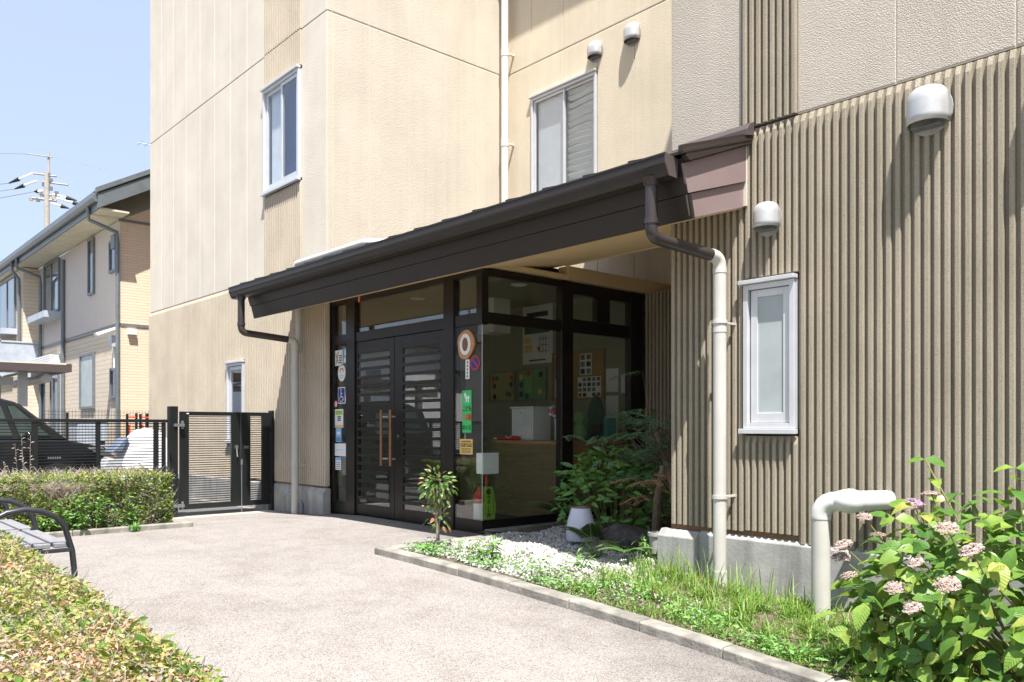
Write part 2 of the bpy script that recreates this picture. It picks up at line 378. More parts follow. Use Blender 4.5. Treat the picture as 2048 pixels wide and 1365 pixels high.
def text(name, body, size, loc, m, parent, rot=(math.radians(90), 0, 0), align='CENTER', sx=1.0):
    cu = bpy.data.curves.new(name, 'FONT'); cu.body = body; cu.size = size; cu.align_x = align; cu.align_y = 'CENTER'; cu.extrude = .0006
    cu.resolution_u = 3; cu.offset = size * .028
    t = bpy.data.objects.new(name + '_src', cu); C.objects.link(t)
    dg = bpy.context.evaluated_depsgraph_get(); dg.update()
    me = bpy.data.meshes.new_from_object(t.evaluated_get(dg)); bpy.data.objects.remove(t)
    me.materials.clear(); me.materials.append(M[m]); me.name = name
    o = bpy.data.objects.new(name, me); C.objects.link(o)
    o0 = W[parent.name]
    o.parent = parent; o.location = Vector(loc) - o0; o.rotation_euler = rot; o.scale = (sx, 1, 1); W[o.name] = o0.copy()
    return o

def g(x):
    """height of the ground: level at the doors, falling away along the slope to the right and gently to the left"""
    if x < -9.3: return -.045 * min(-9.3 - x, 2.3)
    t = min(max(0, x + 6.4), 6.9)
    return -(.018 * t + .008 * t * t)

# ------------------------------------------------------------------ ground
def sheet(name, x0, x1, y0, y1, dz, m, step=.5, ny=1, parent=None):
    nx = max(1, int((x1 - x0) / step)); V = []; F = []
    for i in range(nx + 1):
        x = x0 + (x1 - x0) * i / nx
        for j in range(ny + 1): V.append((x, y0 + (y1 - y0) * j / ny, g(x) + dz))
    for i in range(nx):
        for j in range(ny):
            a = i * (ny + 1) + j; F.append((a, a + ny + 1, a + ny + 2, a + 1))
    o = npmesh(name, V, F, m, parent, smooth=True); o['kind'] = 'structure'; return o
V = []; F = []
xs = [-500, -80, -30] + [-20 + .5 * i for i in range(61)] + [40, 500]
for x in xs:
    for y in (-500, 500): V.append((x, y, g(x) - .004))
for i in range(len(xs) - 1): F.append((2 * i, 2 * i + 2, 2 * i + 3, 2 * i + 1))
npmesh('ground', V, F, 'gnd')['kind'] = 'structure'
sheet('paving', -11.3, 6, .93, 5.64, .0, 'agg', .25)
sheet('parking_ground', -32, -11.75, -14, 5.4, .0, 'asphalt', 2)
sheet('threshold_slab', -11.75, -11.3, 3.6, 5.6, .001, 'thresh', .4)
sheet('street', -60, 30, -12, -5, .0, 'asphalt', 2)

# planting bed in front of the wall and inside the niche
V = []; F = []
def bed(x0, x1, y0, y1, nx, ny):
    n0 = len(V)
    for i in range(nx + 1):
        for j in range(ny + 1):
            x = x0 + (x1 - x0) * i / nx; y = y0 + (y1 - y0) * j / ny
            e = min(1, max(0, (y - 4.15) / .3 + .2))
            V.append((x, y, g(x) + .045 + .035 * e * math.sin(x * 5.1 + y * 3.3) * math.sin(y * 4.2 - x * 2.1)))
    for i in range(nx):
        for j in range(ny):
            a = n0 + i * (ny + 1) + j; F.append((a, a + ny + 1, a + ny + 2, a + 1))
bed(-6.26, 5.9, 4.15, 5.50, 110, 14)
bed(-6.72, -4.26, 5.50, 8.78, 22, 26)
npmesh('planting_bed', V, F, 'soil', smooth=True)['kind'] = 'structure'

# kerbs: each stone on its own
def kerb(name, path_axis, a0, a1, c0, c1, top, step=.6):
    root = bpy.data.objects.new(name, None); C.objects.link(root); root['kind'] = 'structure'; W[root.name] = Vector()
    n = max(1, round(abs(a1 - a0) / step)); gp = .004
    for i in range(n):
        p = a0 + (a1 - a0) * i / n + gp; q = a0 + (a1 - a0) * (i + 1) / n - gp
        j = R.uniform(-.004, .004); b = .012
        mb = MB()
        if path_axis == 0:
            vs = [(x, y, z) for x, gg in ((p, g(p)), (q, g(q))) for y, z in ((c0 + j, gg - .1), (c0 + j, gg + top - b), (c0 + b + j, gg + top + j * .4), (c1 - b + j, gg + top + j * .4), (c1 + j, gg + top - b), (c1 + j, gg - .1))]
        else:
            vs = [(x, y, z) for y in (p, q) for x, z in ((c0 + j, g(c0) - .1), (c0 + j, g(c0) + top - b), (c0 + b + j, g(c0) + top + j * .4), (c1 - b + j, g(c1) + top + j * .4), (c1 + j, g(c1) + top - b), (c1 + j, g(c1) - .1))]
        mb.add(vs, [tuple(range(6)), tuple(range(6, 12))] + [(k, (k + 1) % 6, 6 + (k + 1) % 6, 6 + k) for k in range(6)])
        mb.build('kerb_stone', 'conc', root, bevel=.004)
    return root
kerb('bed_kerb', 0, -6.38, 5.9, 4.02, 4.15, .068)
kerb('bed_side_kerb', 1, 4.155, 5.60, -6.38, -6.265, .064)
kerb('hedge_kerb', 1, 1.05, 3.62, -9.80, -9.66, .062)
kerb('near_hedge_kerb', 0, -9.2, 1.2, .93, 1.03, .09)
kb = MB().box(-6.79, -6.62, 5.66, 8.78, -.06, .05)
kb.build('base_strip', 'conc', None, bevel=.005, kind='structure')

# ------------------------------------------------------------------ main building
B = thing('care_building', 'three-storey beige building with ribbed lower walls and a glazed entrance under a brown canopy', 'building', (-7, 5.6, 0))
YF = 5.53; YS = 5.56; XT = -10.02; YB = 8.80; XR = -4.23; HT = 11.0
# cores behind the panels
MB().box(-17.17, XT - .08, YS + .55, 15, -.3, HT).build('wall_core', 'joint', B)
MB().box(XT - .08, XR + .08, YB + .55, 15, -.3, HT).build('wall_core', 'joint', B)
MB().box(XR + .08, 6.4, YS + .55, 15, -.6, HT).build('wall_core', 'joint', B)
PIT = .06
def ribs(x0, x1, z0, z1, y=YF, d=.032, taper=True, parent=B, m='rib'):
    prof = []
    n = max(1, round((x1 - x0) / PIT)); p = (x1 - x0) / n
    for i in range(n):
        a = x0 + i * p
        prof += [(a, y + d), (a + p * .36, y + d), (a + p * .44, y + .003), (a + p * .49, y), (a + p * .89, y), (a + p * .95, y + .003)]
    prof.append((x1, y + d))
    k = len(prof); V = []; F = []
    rows = [(z0, 0), (z1 - (.06 if taper else 0), 0)] + ([(z1, 1)] if taper else [])
    for z, t in rows:
        for (a, b) in prof: V.append((a, b + (y + d * .8 - b) * t if b < y + d * .8 else b, z))
    for r in range(len(rows) - 1):
        for i in range(k - 1): F.append((r * k + i, r * k + i + 1, (r + 1) * k + i + 1, (r + 1) * k + i))
    nb = len(V)
    for z in (z0, z1): V += [(x0, y + .07, z), (x1, y + .07, z)]
    top = (len(rows) - 1) * k
    F += [tuple(range(k))[::-1] + (nb, nb + 1), tuple(range(top, top + k)) + (nb + 3, nb + 2)]
    F += [(0, nb, nb + 2, top), (k - 1, top + k - 1, nb + 3, nb + 1)]
    mb = MB(); mb.v = V; mb.f = F
    return mb.build('ribbed_panel', m, parent)
def panels(axis, plane, segs, z0, z1, m='stucco', gap=.006, depth=.07, zgap=.022):
    """segs: coordinates of the vertical joints"""
    e = .004
    if axis == 0: MB().box(segs[0] + e, segs[-1] - e, plane + .005, plane + .04, z0 + e, z1 - e).build('joint_filler', 'joint', B)
    else: MB().box(plane - .04, plane - .005, segs[0] + e, segs[-1] - e, z0 + e, z1 - e).build('joint_filler', 'joint', B)
    for a, b in zip(segs[:-1], segs[1:]):
        mb = MB(); lo, hi = a + gap / 2, b - gap / 2
        if axis == 0: mb.box(lo, hi, plane, plane + depth, z0 + zgap / 2, z1 - zgap / 2)
        else: mb.box(plane - depth, plane, lo, hi, z0 + zgap / 2, z1 - zgap / 2)
        mb.build('wall_panel', m, B, bevel=.006)
J1, J2, J3 = 3.44, 6.84, 10.24
def lin(a, b, n): return [a + (b - a) * i / n for i in range(n + 1)]
# tower, front
tj = lin(-17.17, -11.92, 8)
for z0, z1 in ((J1, J2), (J2, J3), (J3, HT)):
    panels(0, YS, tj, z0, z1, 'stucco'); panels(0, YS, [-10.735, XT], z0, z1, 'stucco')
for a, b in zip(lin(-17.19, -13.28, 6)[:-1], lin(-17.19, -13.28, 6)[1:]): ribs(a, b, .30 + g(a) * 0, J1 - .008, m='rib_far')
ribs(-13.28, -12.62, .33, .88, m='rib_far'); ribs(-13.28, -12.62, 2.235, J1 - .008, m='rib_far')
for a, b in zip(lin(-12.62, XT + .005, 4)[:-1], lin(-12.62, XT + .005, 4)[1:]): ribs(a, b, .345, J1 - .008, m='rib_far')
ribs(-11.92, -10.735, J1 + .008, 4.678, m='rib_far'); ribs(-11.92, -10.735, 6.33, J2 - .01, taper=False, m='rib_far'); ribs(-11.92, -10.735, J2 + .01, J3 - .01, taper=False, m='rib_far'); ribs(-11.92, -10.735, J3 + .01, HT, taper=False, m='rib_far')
# tower, side towards the recess
for z0, z1 in ((J1 - .2, J2), (J2, J3), (J3, HT)):
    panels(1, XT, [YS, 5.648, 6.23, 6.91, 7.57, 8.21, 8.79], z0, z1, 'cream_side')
# recess back wall (openings left for the window)
bj = [XT, -9.395, -8.704, -8.005, -7.319, -6.62, -5.92, -5.2, XR]
for a, b in zip(bj[:-1], bj[1:]):
    if -9.4 < a < -8.05:
        panels(0, YB, [a, b], 2.9, 4.70, 'cream', zgap=.0); panels(0, YB, [a, b], 6.32, J2, 'cream')
    else: panels(0, YB, [a, b], 2.9, J2, 'cream')
    panels(0, YB, [a, b], J2, J3, 'cream'); panels(0, YB, [a, b], J3, HT, 'cream')
# dark ribbed wall at the back of the garden niche
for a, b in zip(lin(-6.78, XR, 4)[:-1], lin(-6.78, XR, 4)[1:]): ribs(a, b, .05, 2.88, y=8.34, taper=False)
MB().box(-6.78, XR, 8.415, YB + .04, -.2, 2.90).build('niche_wall', 'joint', B)
# right block, front and its inner side
rj = [XR, -3.555]
for z0, z1 in ((J1, J2), (J2, J3), (J3, HT)):
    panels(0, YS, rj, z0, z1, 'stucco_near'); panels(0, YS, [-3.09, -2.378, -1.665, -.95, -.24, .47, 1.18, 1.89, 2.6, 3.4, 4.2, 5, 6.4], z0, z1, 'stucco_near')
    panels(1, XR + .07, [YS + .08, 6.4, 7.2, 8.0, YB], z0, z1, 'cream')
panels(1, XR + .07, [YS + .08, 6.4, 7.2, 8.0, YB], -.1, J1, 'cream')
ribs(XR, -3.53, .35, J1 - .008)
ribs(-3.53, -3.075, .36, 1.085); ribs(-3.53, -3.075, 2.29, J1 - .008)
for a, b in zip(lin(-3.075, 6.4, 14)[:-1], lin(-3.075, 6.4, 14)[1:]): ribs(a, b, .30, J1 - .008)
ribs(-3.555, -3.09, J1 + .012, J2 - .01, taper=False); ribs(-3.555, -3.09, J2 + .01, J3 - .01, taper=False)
# plinths with sloped mortar top
def plinth(x0, x1, y0, zt, zb, ch=.055):
    MB().prism([(y0, zb), (y0, zt - ch), (y0 + ch, zt), (YS + .04, zt), (YS + .04, zb)], 0, x0, x1).build('plinth', 'plinth', B, bevel=.006)
plinth(-4.31, -3.93, YF - .055, .305, -.5); 
plinth(-3.93, 6.4, YF - .005, .315, -.8, .03)
plinth(-10.40, -9.985, YF - .05, .315, -.2)
plinth(-17.2, -10.40, YF - .005, .32, -.3, .03)
MB().box(-17.18, XT, YF + .034, YF + .05, .31, .36).build('drip_strip', 'clay', B); MB().box(XR, 6.4, YF + .034, YF + .05, .31, .365).build('drip_strip', 'clay', B)
# roof slab and eave over the recess that throws the high shadow
MB().box(-17.3, XT + .01, YS - .02, 15, HT + .004, HT + .25).build('parapet', 'joint', B); MB().box(XR - .01, 6.5, YS - .02, 15, HT + .004, HT + .25).build('parapet', 'joint', B)
MB().box(XT + .005, XR - .005, 8.22, YB - .005, 9.85, 10.02).build('eave_slab', 'soffit', B)

# windows -------------------------------------------------------------
def window(x0, x1, z0, z1, y, sashes, cap=True, m='alu', fw=.04, backing=None, glassm='wglass'):
    """outer frame part, each sash a sub-part with its own pane"""
    d = .07
    mb = MB().box(x0, x0 + fw, y - .015, y + d, z0, z1).box(x1 - fw, x1, y - .015, y + d, z0, z1)
    mb.box(x0 + fw, x1 - fw, y - .012, y + d, z1 - fw, z1).box(x0 + fw, x1 - fw, y - .012, y + d, z0, z0 + fw)
    f = mb.build('window', m, B, bevel=.003)
    if cap:
        MB().box(x0 - .03, x1 + .012, y - .045, y + .02, z1 + .002, z1 + .034).build('head_cap', m, f, bevel=.004)
        MB().box(x0 - .03, x1 + .012, y - .038, y + .02, z0 - .04, z0 - .002).build('sill', m, f, bevel=.004)
    for i, (a, b, dy, sw) in enumerate(sashes):
        yy = y + dy; c, e = z0 + fw + .004, z1 - fw - .004
        s = MB().box(a, a + sw, yy, yy + .03, c, e).box(b - sw, b, yy, yy + .03, c, e).box(a + sw, b - sw, yy + .001, yy + .03, e - sw, e).box(a + sw, b - sw, yy + .001, yy + .03, c, c + sw * 1.35)
        s.build('sash', m, f, bevel=.003)
        MB().box(a + sw, b - sw, yy + .012, yy + .018, c + sw * 1.35, e - sw).build('pane', glassm, f)
    if backing:
        MB().box(x0 + .01, x1 - .01, y + d + .16, y + d + .18, z0, z1).build('room_shade', backing, f)
    return f
window(-3.51, -3.085, 1.14, 2.235, YF - .01, [(-3.458, -3.135, .014, .055)], glassm='frost')
f2 = window(-11.91, -10.745, 4.72, 6.28, YF - .01, [(-11.86, -11.30, .03, .05), (-11.33, -10.79, .006, .05)], backing='blue')
cv = MB()
for k in range(7):
    x = -11.82 + k * .05; cv.prism([(x, 5.63), (x + .025, 5.612), (x + .05, 5.63), (x + .05, 5.64), (x, 5.64)], 2, 4.78, 6.22)
cv.build('curtain', 'curtain', f2)
window(-13.27, -12.63, .93, 2.19, YF - .01, [(-13.22, -12.68, .02, .06)], backing='curtain')
fb = window(-9.385, -8.015, 4.72, 6.29, YB - .015, [(-9.34, -8.67, .01, .035), (-8.71, -8.06, .03, .035)], backing='curtain')
sc = MB().box(-9.30, -8.715, YB + .06, YB + .064, 4.8, 6.22).build('net_screen', 'curtain', fb)
for k in range(15):
    z = 6.2 - k * .098; sag = .012
    mb = MB(); n = 8
    vs = []
    for i in range(n + 1):
        t = i / n; x = -8.67 + .6 * t; dz = -sag * math.sin(t * 5 + k * .4) + .01 * math.sin(k * 1.7)
        vs += [(x, YB + .075, z + dz + .03), (x, YB + .105, z + dz - .03), (x, YB + .103, z + dz - .034), (x, YB + .073, z + dz + .026)]
    fs = [(4 * i + q, 4 * i + (q + 1) % 4, 4 * i + 4 + (q + 1) % 4, 4 * i + 4 + q) for i in range(n) for q in range(4)]
    mb.add(vs, fs + [(0, 1, 2, 3), (4 * n, 4 * n + 1, 4 * n + 2, 4 * n + 3)]); mb.build('blind_slat', 'blind', fb)

# vent hoods ----------------------------------------------------------
def hood(x, zt, zb, y, wd, dp):
    r = wd / 2; mb = MB(); nu, nv = 14, 5; vs = []
    rows = [(zb, 1.0), ((zb + zt - dp) / 2, 1.0)] + [(zt - r * .85 + r * .85 * math.sin(math.pi / 2 * j / nv), max(.02, math.cos(math.pi / 2 * j / nv))) for j in range(nv + 1)]
    for z, s in rows:
        for i in range(nu + 1):
            a = math.pi * i / nu
            vs.append((x + r * math.cos(a) * (s ** .55), y - .004 - dp * math.sin(a) ** .8 * (s ** .6), z))
    n = nu + 1
    fs = [(j * n + i, j * n + i + 1, (j + 1) * n + i + 1, (j + 1) * n + i) for j in range(len(rows) - 1) for i in range(nu)]
    mb.add(vs, fs)
    h = mb.build('vent_hood', 'hood', B, smooth=True, fix=False)
    so = h.modifiers.new('thick', 'SOLIDIFY'); so.thickness = .004
    MB().prism([(x + (r + .02) * math.cos(2 * math.pi * k / 20), (zt + zb) / 2 - .03 + (r + .03) * math.sin(2 * math.pi * k / 20)) for k in range(20)], 1, y - .006, y + .03).build('flange', 'plinth', h)
    MB().box(x - r * .7, x + r * .75, y - dp * .55, y - .004, zb - .022, zb - .014).build('drip_tray', 'hframe', h)
hood(-8.03, 6.71, 6.49, YB, .235, .125); hood(-7.34, 6.72, 6.48, YB, .245, .125)
hood(-3.31, 2.83, 2.64, YF, .19, .115); hood(-2.15, 3.335, 3.09, YF, .245, .15); hood(-1.42, 3.335, 3.09, YF, .245, .15)

# drain pipes ---------------------------------------------------------
def bend(p, q, r_, s_, n=5):
    """quarter-like arc points between two legs meeting at q"""
    p, q, r_ = Vector(p), Vector(q), Vector(r_)
    a = q + (p - q).normalized() * s_; b = q + (r_ - q).normalized() * s_
    return [a.lerp(q, t).lerp(q.lerp(b, t), t) for t in [i / n for i in range(n + 1)]]
def clamp(mb, x, y, z, r): mb.lathe([(r, z - .013), (r + .008, z - .013), (r + .008, z + .013), (r, z + .013)], x, y, 14); mb.box(x - .01, x + .01, y, YF + .02 if y < 6 else YB, z - .008, z + .008)
def drain(xo, xd, yd, zmid, zend):
    p0 = (xo, 4.64, 2.92); q0 = (xo, 4.64, zmid + .07); q1 = (xd, yd, zmid)
    path = [p0] + bend(p0, q0, q1, .08) + [Vector(q1) + (Vector(q0) - Vector(q1)).normalized() * .06]
    d = MB().tube(path, .046, 16).lathe([(.047, q0[2] + .09), (.053, q0[2] + .09), (.053, q0[2] + .13), (.047, q0[2] + .13)], xo, 4.64, 16).lathe([(.075, 2.925), (.06, 2.90), (.052, 2.87), (.047, 2.87)], xo, 4.64, 16)
    o = d.build('drain_pipe', 'brownpipe', B, smooth=True)
    lo = (xd, yd, zend)
    d2 = MB().tube([Vector(q1) + (Vector(q0) - Vector(q1)).normalized() * .10] + bend(q0, q1, lo, .075) + [lo], .05, 16)
    for z in (zmid - .10, zmid - .55): d2.lathe([(.05, z - .02), (.0535, z - .02), (.0535, z + .02), (.05, z + .02)], xd, yd, 16)
    c = MB()
    for z in (1.95, .62): clamp(c, xd, yd, z, .051)
    o2 = d2.build('downpipe', 'white_pvc', B, smooth=True); c.build('pipe_clamp', 'white_pvc', o2)
drain(-3.705, -3.60, 5.33, 2.44, -.25)
drain(-10.68, -10.55, 5.36, 2.36, -.12)
MB().tube([(-3.60, 5.33, g(-3.6) - .1), (-3.60, 5.33, .06)], .056, 16).build('pipe_socket', 'white_pvc', B, smooth=True)
mb = MB().tube([(-9.83, 8.62, 3.2), (-9.83, 8.62, HT)], .058, 16)
for z in (5.68, 7.12): mb.lathe([(.058, z - .06), (.064, z - .06), (.064, z + .06), (.058, z + .06)], -9.83, 8.62, 16); mb.box(-9.84, -9.80, 8.62, YB, z - .012, z + .012)
mb.build('downpipe', 'white_pipe', B, smooth=True)
mb = MB().tube([(-10.62, 5.45, 2.80), (-10.62, 5.45, 2.2)], .04, 12); mb.build('downpipe', 'white_pvc', B, smooth=True)
MB().ball((-10.60, 5.40, 2.19), .05).build('pipe_clamp', 'alu', B, smooth=True)
# white pipe lying on the canopy roof
pw = MB().tube([(-10.24, 5.22, 3.2)] + bend((-10.24, 5.22, 3.2), (-10.24, 5.22, 3.36), (-8.3, 5.22, 3.36), .07) + [(-9.1, 5.22, 3.36)] + bend((-9.1, 5.22, 3.36), (-8.45, 5.22, 3.36), (-8.3, 5.52, 3.36), .06) + [(-8.35, 5.5, 3.38)], .046, 14)
pw.build('roof_pipe', 'white_pipe', B, smooth=True)
# insulated drain elbow rising out of the grass into the wall
xp, yp = -2.73, 5.22
MB().tube([(xp, yp, g(xp) - .1), (xp, yp, .54)], .062, 18).build('ground_pipe', 'white_pvc', B, smooth=True)
path = bend((xp, yp, .50), (xp, yp, .655), (-2.5, 5.26, .66), .12, 11) + bend((xp, yp, .66), (-2.52, 5.24, .665), (-2.42, 5.58, .66), .07, 9) + [(-2.41, 5.6, .66)]
rr = [.065 + (.0025 if i % 2 else 0) for i in range(len(path))]; rr[12:20] = [.065 + .016 * math.sin(math.pi * (i + 1) / 9) + (.0025 if i % 2 else 0) for i in range(8)]
MB().tube(path, rr, 20).build('pipe_elbow', 'white_pipe', B, smooth=True)

# canopy --------------------------------------------------------------
cx0, cx1 = -10.72, -3.485
CP = MB().prism([(4.66, 3.045), (4.66, 3.07), (YF - .002, 3.36), (YF - .002, 3.335)], 0, cx0 - .06, cx1 + .05)
canopy = CP.build('canopy', 'brown', B, bevel=.004)
MB().prism([(YF, 3.335), (YF, 3.361), (6.86, 3.78), (6.86, 3.75)], 0, XT + .004, XR - .004).build('upper_roof', 'brown', canopy)
MB().prism([(6.862, 3.75), (6.862, 3.78), (YB - .01, 4.39), (YB - .01, 4.36)], 0, -7.95, XR - .004).build('upper_roof', 'brown', canopy)  # roof piece out of view, added to shade the niche wall
n = 16
for i in range(n + 1):
    x = cx0 - .03 + (cx1 - cx0 + .05) * i / n
    MB().prism([(4.655, 3.06), (4.655, 3.106), (YF - .004, 3.395), (YF - .004, 3.355)], 0, x - .016, x + .016).build('roof_seam', 'brown', canopy)
gp = [(4.568, 3.05), (4.568, 2.985), (4.583, 2.975), (4.592, 2.935), (4.612, 2.905), (4.70, 2.90), (4.712, 3.03), (4.705, 3.03), (4.693, 2.908), (4.614, 2.913), (4.60, 2.938), (4.59, 2.98), (4.576, 2.99), (4.576, 3.05)]
gut = MB().prism(gp, 0, -10.93, -3.53).prism([(4.562, 3.04), (4.562, 3.056), (4.585, 3.056), (4.585, 3.04)], 0, -10.935, -3.525)
gut.prism([(4.573, 3.045), (4.573, 2.985), (4.592, 2.94), (4.614, 2.91), (4.70, 2.903), (4.708, 3.045)], 0, -10.932, -10.92)
gut = gut.build('gutter', 'brown', canopy, bevel=.002)
MB().prism([(4.566, 3.052), (4.566, 2.985), (4.588, 2.94), (4.61, 2.902), (4.70, 2.898), (4.715, 3.035)], 0, -3.53, -3.522).build('gutter_end', 'brownmid', canopy)
def fasc(name, ya, za, yb, zb, t, x0, x1, m='brown'):
    return MB().prism([(ya, za), (yb, zb), (yb + t, zb + .004), (ya + t, za + .004)], 0, x0, x1).build(name, m, canopy, bevel=.002)
fj = [cx0, -8.15, cx1 - .004]
for a, b in zip(fj[:-1], fj[1:]):
    fasc('fascia_board', 4.715, 3.035, 4.777, 2.80, .03, a + .001, b - .001)
    fasc('fascia_board', 4.792, 2.80, 4.836, 2.636, .03, a + .001, b - .001)
# right end of the canopy
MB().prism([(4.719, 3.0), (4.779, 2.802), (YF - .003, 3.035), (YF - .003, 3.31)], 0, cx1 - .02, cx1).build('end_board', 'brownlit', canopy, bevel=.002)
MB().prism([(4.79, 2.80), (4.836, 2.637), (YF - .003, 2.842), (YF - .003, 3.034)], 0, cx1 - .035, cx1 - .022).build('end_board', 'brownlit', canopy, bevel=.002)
MB().prism([(4.69, 3.035), (4.69, 3.09), (YF - .003, 3.378), (YF - .003, 3.315), (4.735, 3.01)], 0, cx1 + .004, cx1 + .045).build('verge_trim', 'brown', canopy, bevel=.003)
MB().prism([(5.43, 3.35), (5.43, 3.40), (5.47, 3.45), (YF - .003, 3.475), (YF - .003, 3.37)], 0, -4.05, cx1 + .06).build('flashing', 'brownmid', canopy, bevel=.003)
MB().box(cx1 - .03, cx1 + .002, YF - .022, YF - .004, 2.845, 3.30).build('sealant_strip', 'joint', canopy)
# soffit boards
for a, b in zip(lin(cx0 + .02, cx1 - .04, 4)[:-1], lin(cx0 + .02, cx1 - .04, 4)[1:]):
    MB().prism([(4.862, 2.645), (YF - .006, 2.832), (YF - .006, 2.85), (4.862, 2.665)], 0, a + .002, b - .002).build('soffit_board', 'soffit', canopy)
for a, b in ((XT + .006, -8.4), (-8.4, -6.15), (-6.15, XR - .004)):
    MB().prism([(YF - .004, 2.834), (5.66, 2.866), (6.83, 3.035), (6.83, 3.07), (YF - .004, 2.86)], 0, a + .002, b - .002).build('soffit_board', 'soffit', canopy)
MB().box(-6.72, XR - .004, 6.831, 6.86, 3.03, 3.745).build('opening_edge', 'soffit', canopy)
MB().box(-6.86, -6.70, 6.862, YB - .004, 2.885, 3.035).build('side_beam', 'soffit', B)
MB().box(-6.86, -6.70, 5.66, 6.83, 2.885, 2.93).build('side_beam', 'soffit', B)
MB().box(-8.05, -8.03, 4.862, 4.875, 2.56, 2.63).build('tag', 'orange', canopy)
# vestibule roof
MB().box(XT + .006, -6.862, 5.68, YB - .004, 2.984, 3.02).build('vestibule_roof', 'brown', B)

# entrance glazing ----------------------------------------------------
YG = 5.63; XG = -6.79; FD = .09
EF = MB()
EF.box(-10.01, -9.99, YG, YG + FD, 0, 2.86)
def bar(x0, x1, z0, z1, dy=0): EF.box(x0, x1, YG + dy, YG + FD, z0, z1)
EF = MB().box(-10.195 + .19, -9.975, YG, YG + FD, .0, 2.86)
EF = EF
ent = EF.build('entrance_frame', 'bronze', B, bevel=.004)
MB().box(-6.884, XG, YG - .004, YG + FD + .002, 2.262, 2.80).build('frame_bar', 'bronze', ent, bevel=.004)
MB().box(-9.618, -9.40, YG - .012, YG + FD + .004, .0, 2.80).build('frame_bar', 'bronze', ent, bevel=.004); MB().box(-7.467, -7.282, YG - .012, YG + FD + .004, .0, 2.80).build('frame_bar', 'bronze', ent, bevel=.004)
def ebar(*a): MB().box(*a).build('frame_bar', 'bronze', ent, bevel=.004)
ebar(-9.974, -6.79, YG + .002, YG + FD, 2.802, 2.866)
for a, b in ((-9.974, -9.62), (-9.398, -7.469), (-7.28, -6.886)): ebar(a, b, YG + .004, YG + FD, 2.268, 2.394)
for a, b in ((-9.974, -9.62), (-7.28, -6.792)): ebar(a, b, YG + .004, YG + FD, .0, .144)
ebar(XG - FD, XG, 5.722, 6.838, 2.798, 2.872); ebar(XG - FD, XG, 7.03, 8.08, 2.74, 2.87)
ebar(XG - FD - .004, XG + .012, 6.84, 7.025, 0, 2.873); ebar(XG - FD - .004, XG + .006, 8.086, 8.33, 0, 2.873)
ebar(XG - FD, XG - .004, 5.722, 6.838, 2.282, 2.40); ebar(XG - FD, XG - .004, 7.03, 8.082, 2.282, 2.438)
ebar(XG - FD, XG - .002, 5.722, 6.838, .0, .142); ebar(XG - FD, XG - .002, 7.03, 8.082, .0, .142)
ebar(XG - FD, XG - .006, 7.465, 7.70, 2.44, 2.738)
def pane(*a): MB().box(*a).build('glass_pane', 'glass', ent)
pane(-9.974, -9.62, YG + .03, YG + .038, .146, 2.266); pane(-9.974, -9.62, YG + .03, YG + .038, 2.396, 2.80)
pane(-9.398, -7.469, YG + .03, YG + .038, 2.396, 2.80); pane(-7.28, -6.886, YG + .03, YG + .038, 2.396, 2.80)
pane(-7.28, XG - .009, YG + .006, YG + .014, .146, 2.262)
pane(XG - .008, XG, YG + .005, 6.838, .146, 2.262)
pane(XG - .03, XG - .022, 5.724, 6.838, 2.402, 2.796)
pane(XG - .03, XG - .022, 7.03, 8.082, .146, 2.28)
pane(XG - .03, XG - .022, 7.03, 7.464, 2.44, 2.738); pane(XG - .03, XG - .022, 7.702, 8.082, 2.44, 2.738)
MB().box(XG - .004, XG + .003, YG + .001, YG + .0045, .146, 2.26).build('glass_edge', 'alu', ent)
# the two door leaves
def leaf(x0, x1, gx0, gx1, hx):
    D = MB().box(x0 + .004, gx0, YG + .010, YG + .05, .02, 2.262).box(gx1, x1 - .004, YG + .010, YG + .05, .02, 2.262)
    D.box(gx0, gx1, YG + .011, YG + .05, 2.105, 2.262).box(gx0, gx1, YG + .011, YG + .05, .02, .155)
    d = D.build('door', 'bronze', B, bevel=.004)
    MB().box(gx0, gx1, YG + .022, YG + .030, .156, 2.104).build('door_glass', 'glass', d)
    sl = MB().box(gx0 + .002, gx1 - .002, YG + .004, YG + .019, -.018, .018); me = None
    for k in range(17):
        z = .235 + k * .1115
        if me is None:
            o = sl.build('slat', 'bronze', d); me = o.data; o.location.z = z
        else:
            o = bpy.data.objects.new('slat', me); C.objects.link(o); o.parent = d; o.location.z = z; W[o.name] = W[d.name].copy()
    h = MB().tube([(hx, YG - .065, .675), (hx, YG - .065, 1.365)], .017, 12)
    h.build('handle', 'handle', d, smooth=True)
    hb = MB()
    for z in (.76, 1.28): hb.tube([(hx, YG - .065, z), (hx + (.03 if hx < -8.6 else -.012), YG + .012, z)], .011, 8)
    hb.build('handle_bracket', 'alu', d)
leaf(-9.396, -8.49, -9.345, -8.60, -8.672)
leaf(-8.49, -7.469, -8.31, -7.555, -8.468)
MB().disc((-8.40, YG + .004, 1.04), .022).build('lock', 'chrome', ent)

# interior of the vestibule ------------------------------------------
YI = 8.25
MB().box(XT + .01, -6.885, YI, YI + .08, .0, 2.98).build('interior_wall', 'iwall', B)
MB().box(XT + .006, XT + .03, 5.73, YI, .02, 2.98).build('interior_wall', 'iwall', B)
MB().box(XT + .03, -6.885, 5.73, YI, -.06, .006).build('interior_floor', 'ifloor', B)
MB().box(XT + .03, -6.885, 5.73, YI, 2.94, 2.98).build('ceiling', 'iwall', B)
for x, y in ((-9.35, 6.6), (-7.6, 6.9)):
    MB().lathe([(.11, 2.936), (.085, 2.925), (.07, 2.938), (.0, 2.939)], x, y, 20).build('downlight', 'white', B)
MB().box(-8.9, -8.55, 7.3, 7.6, 2.46, 2.935).build('duct_box', 'white', B)

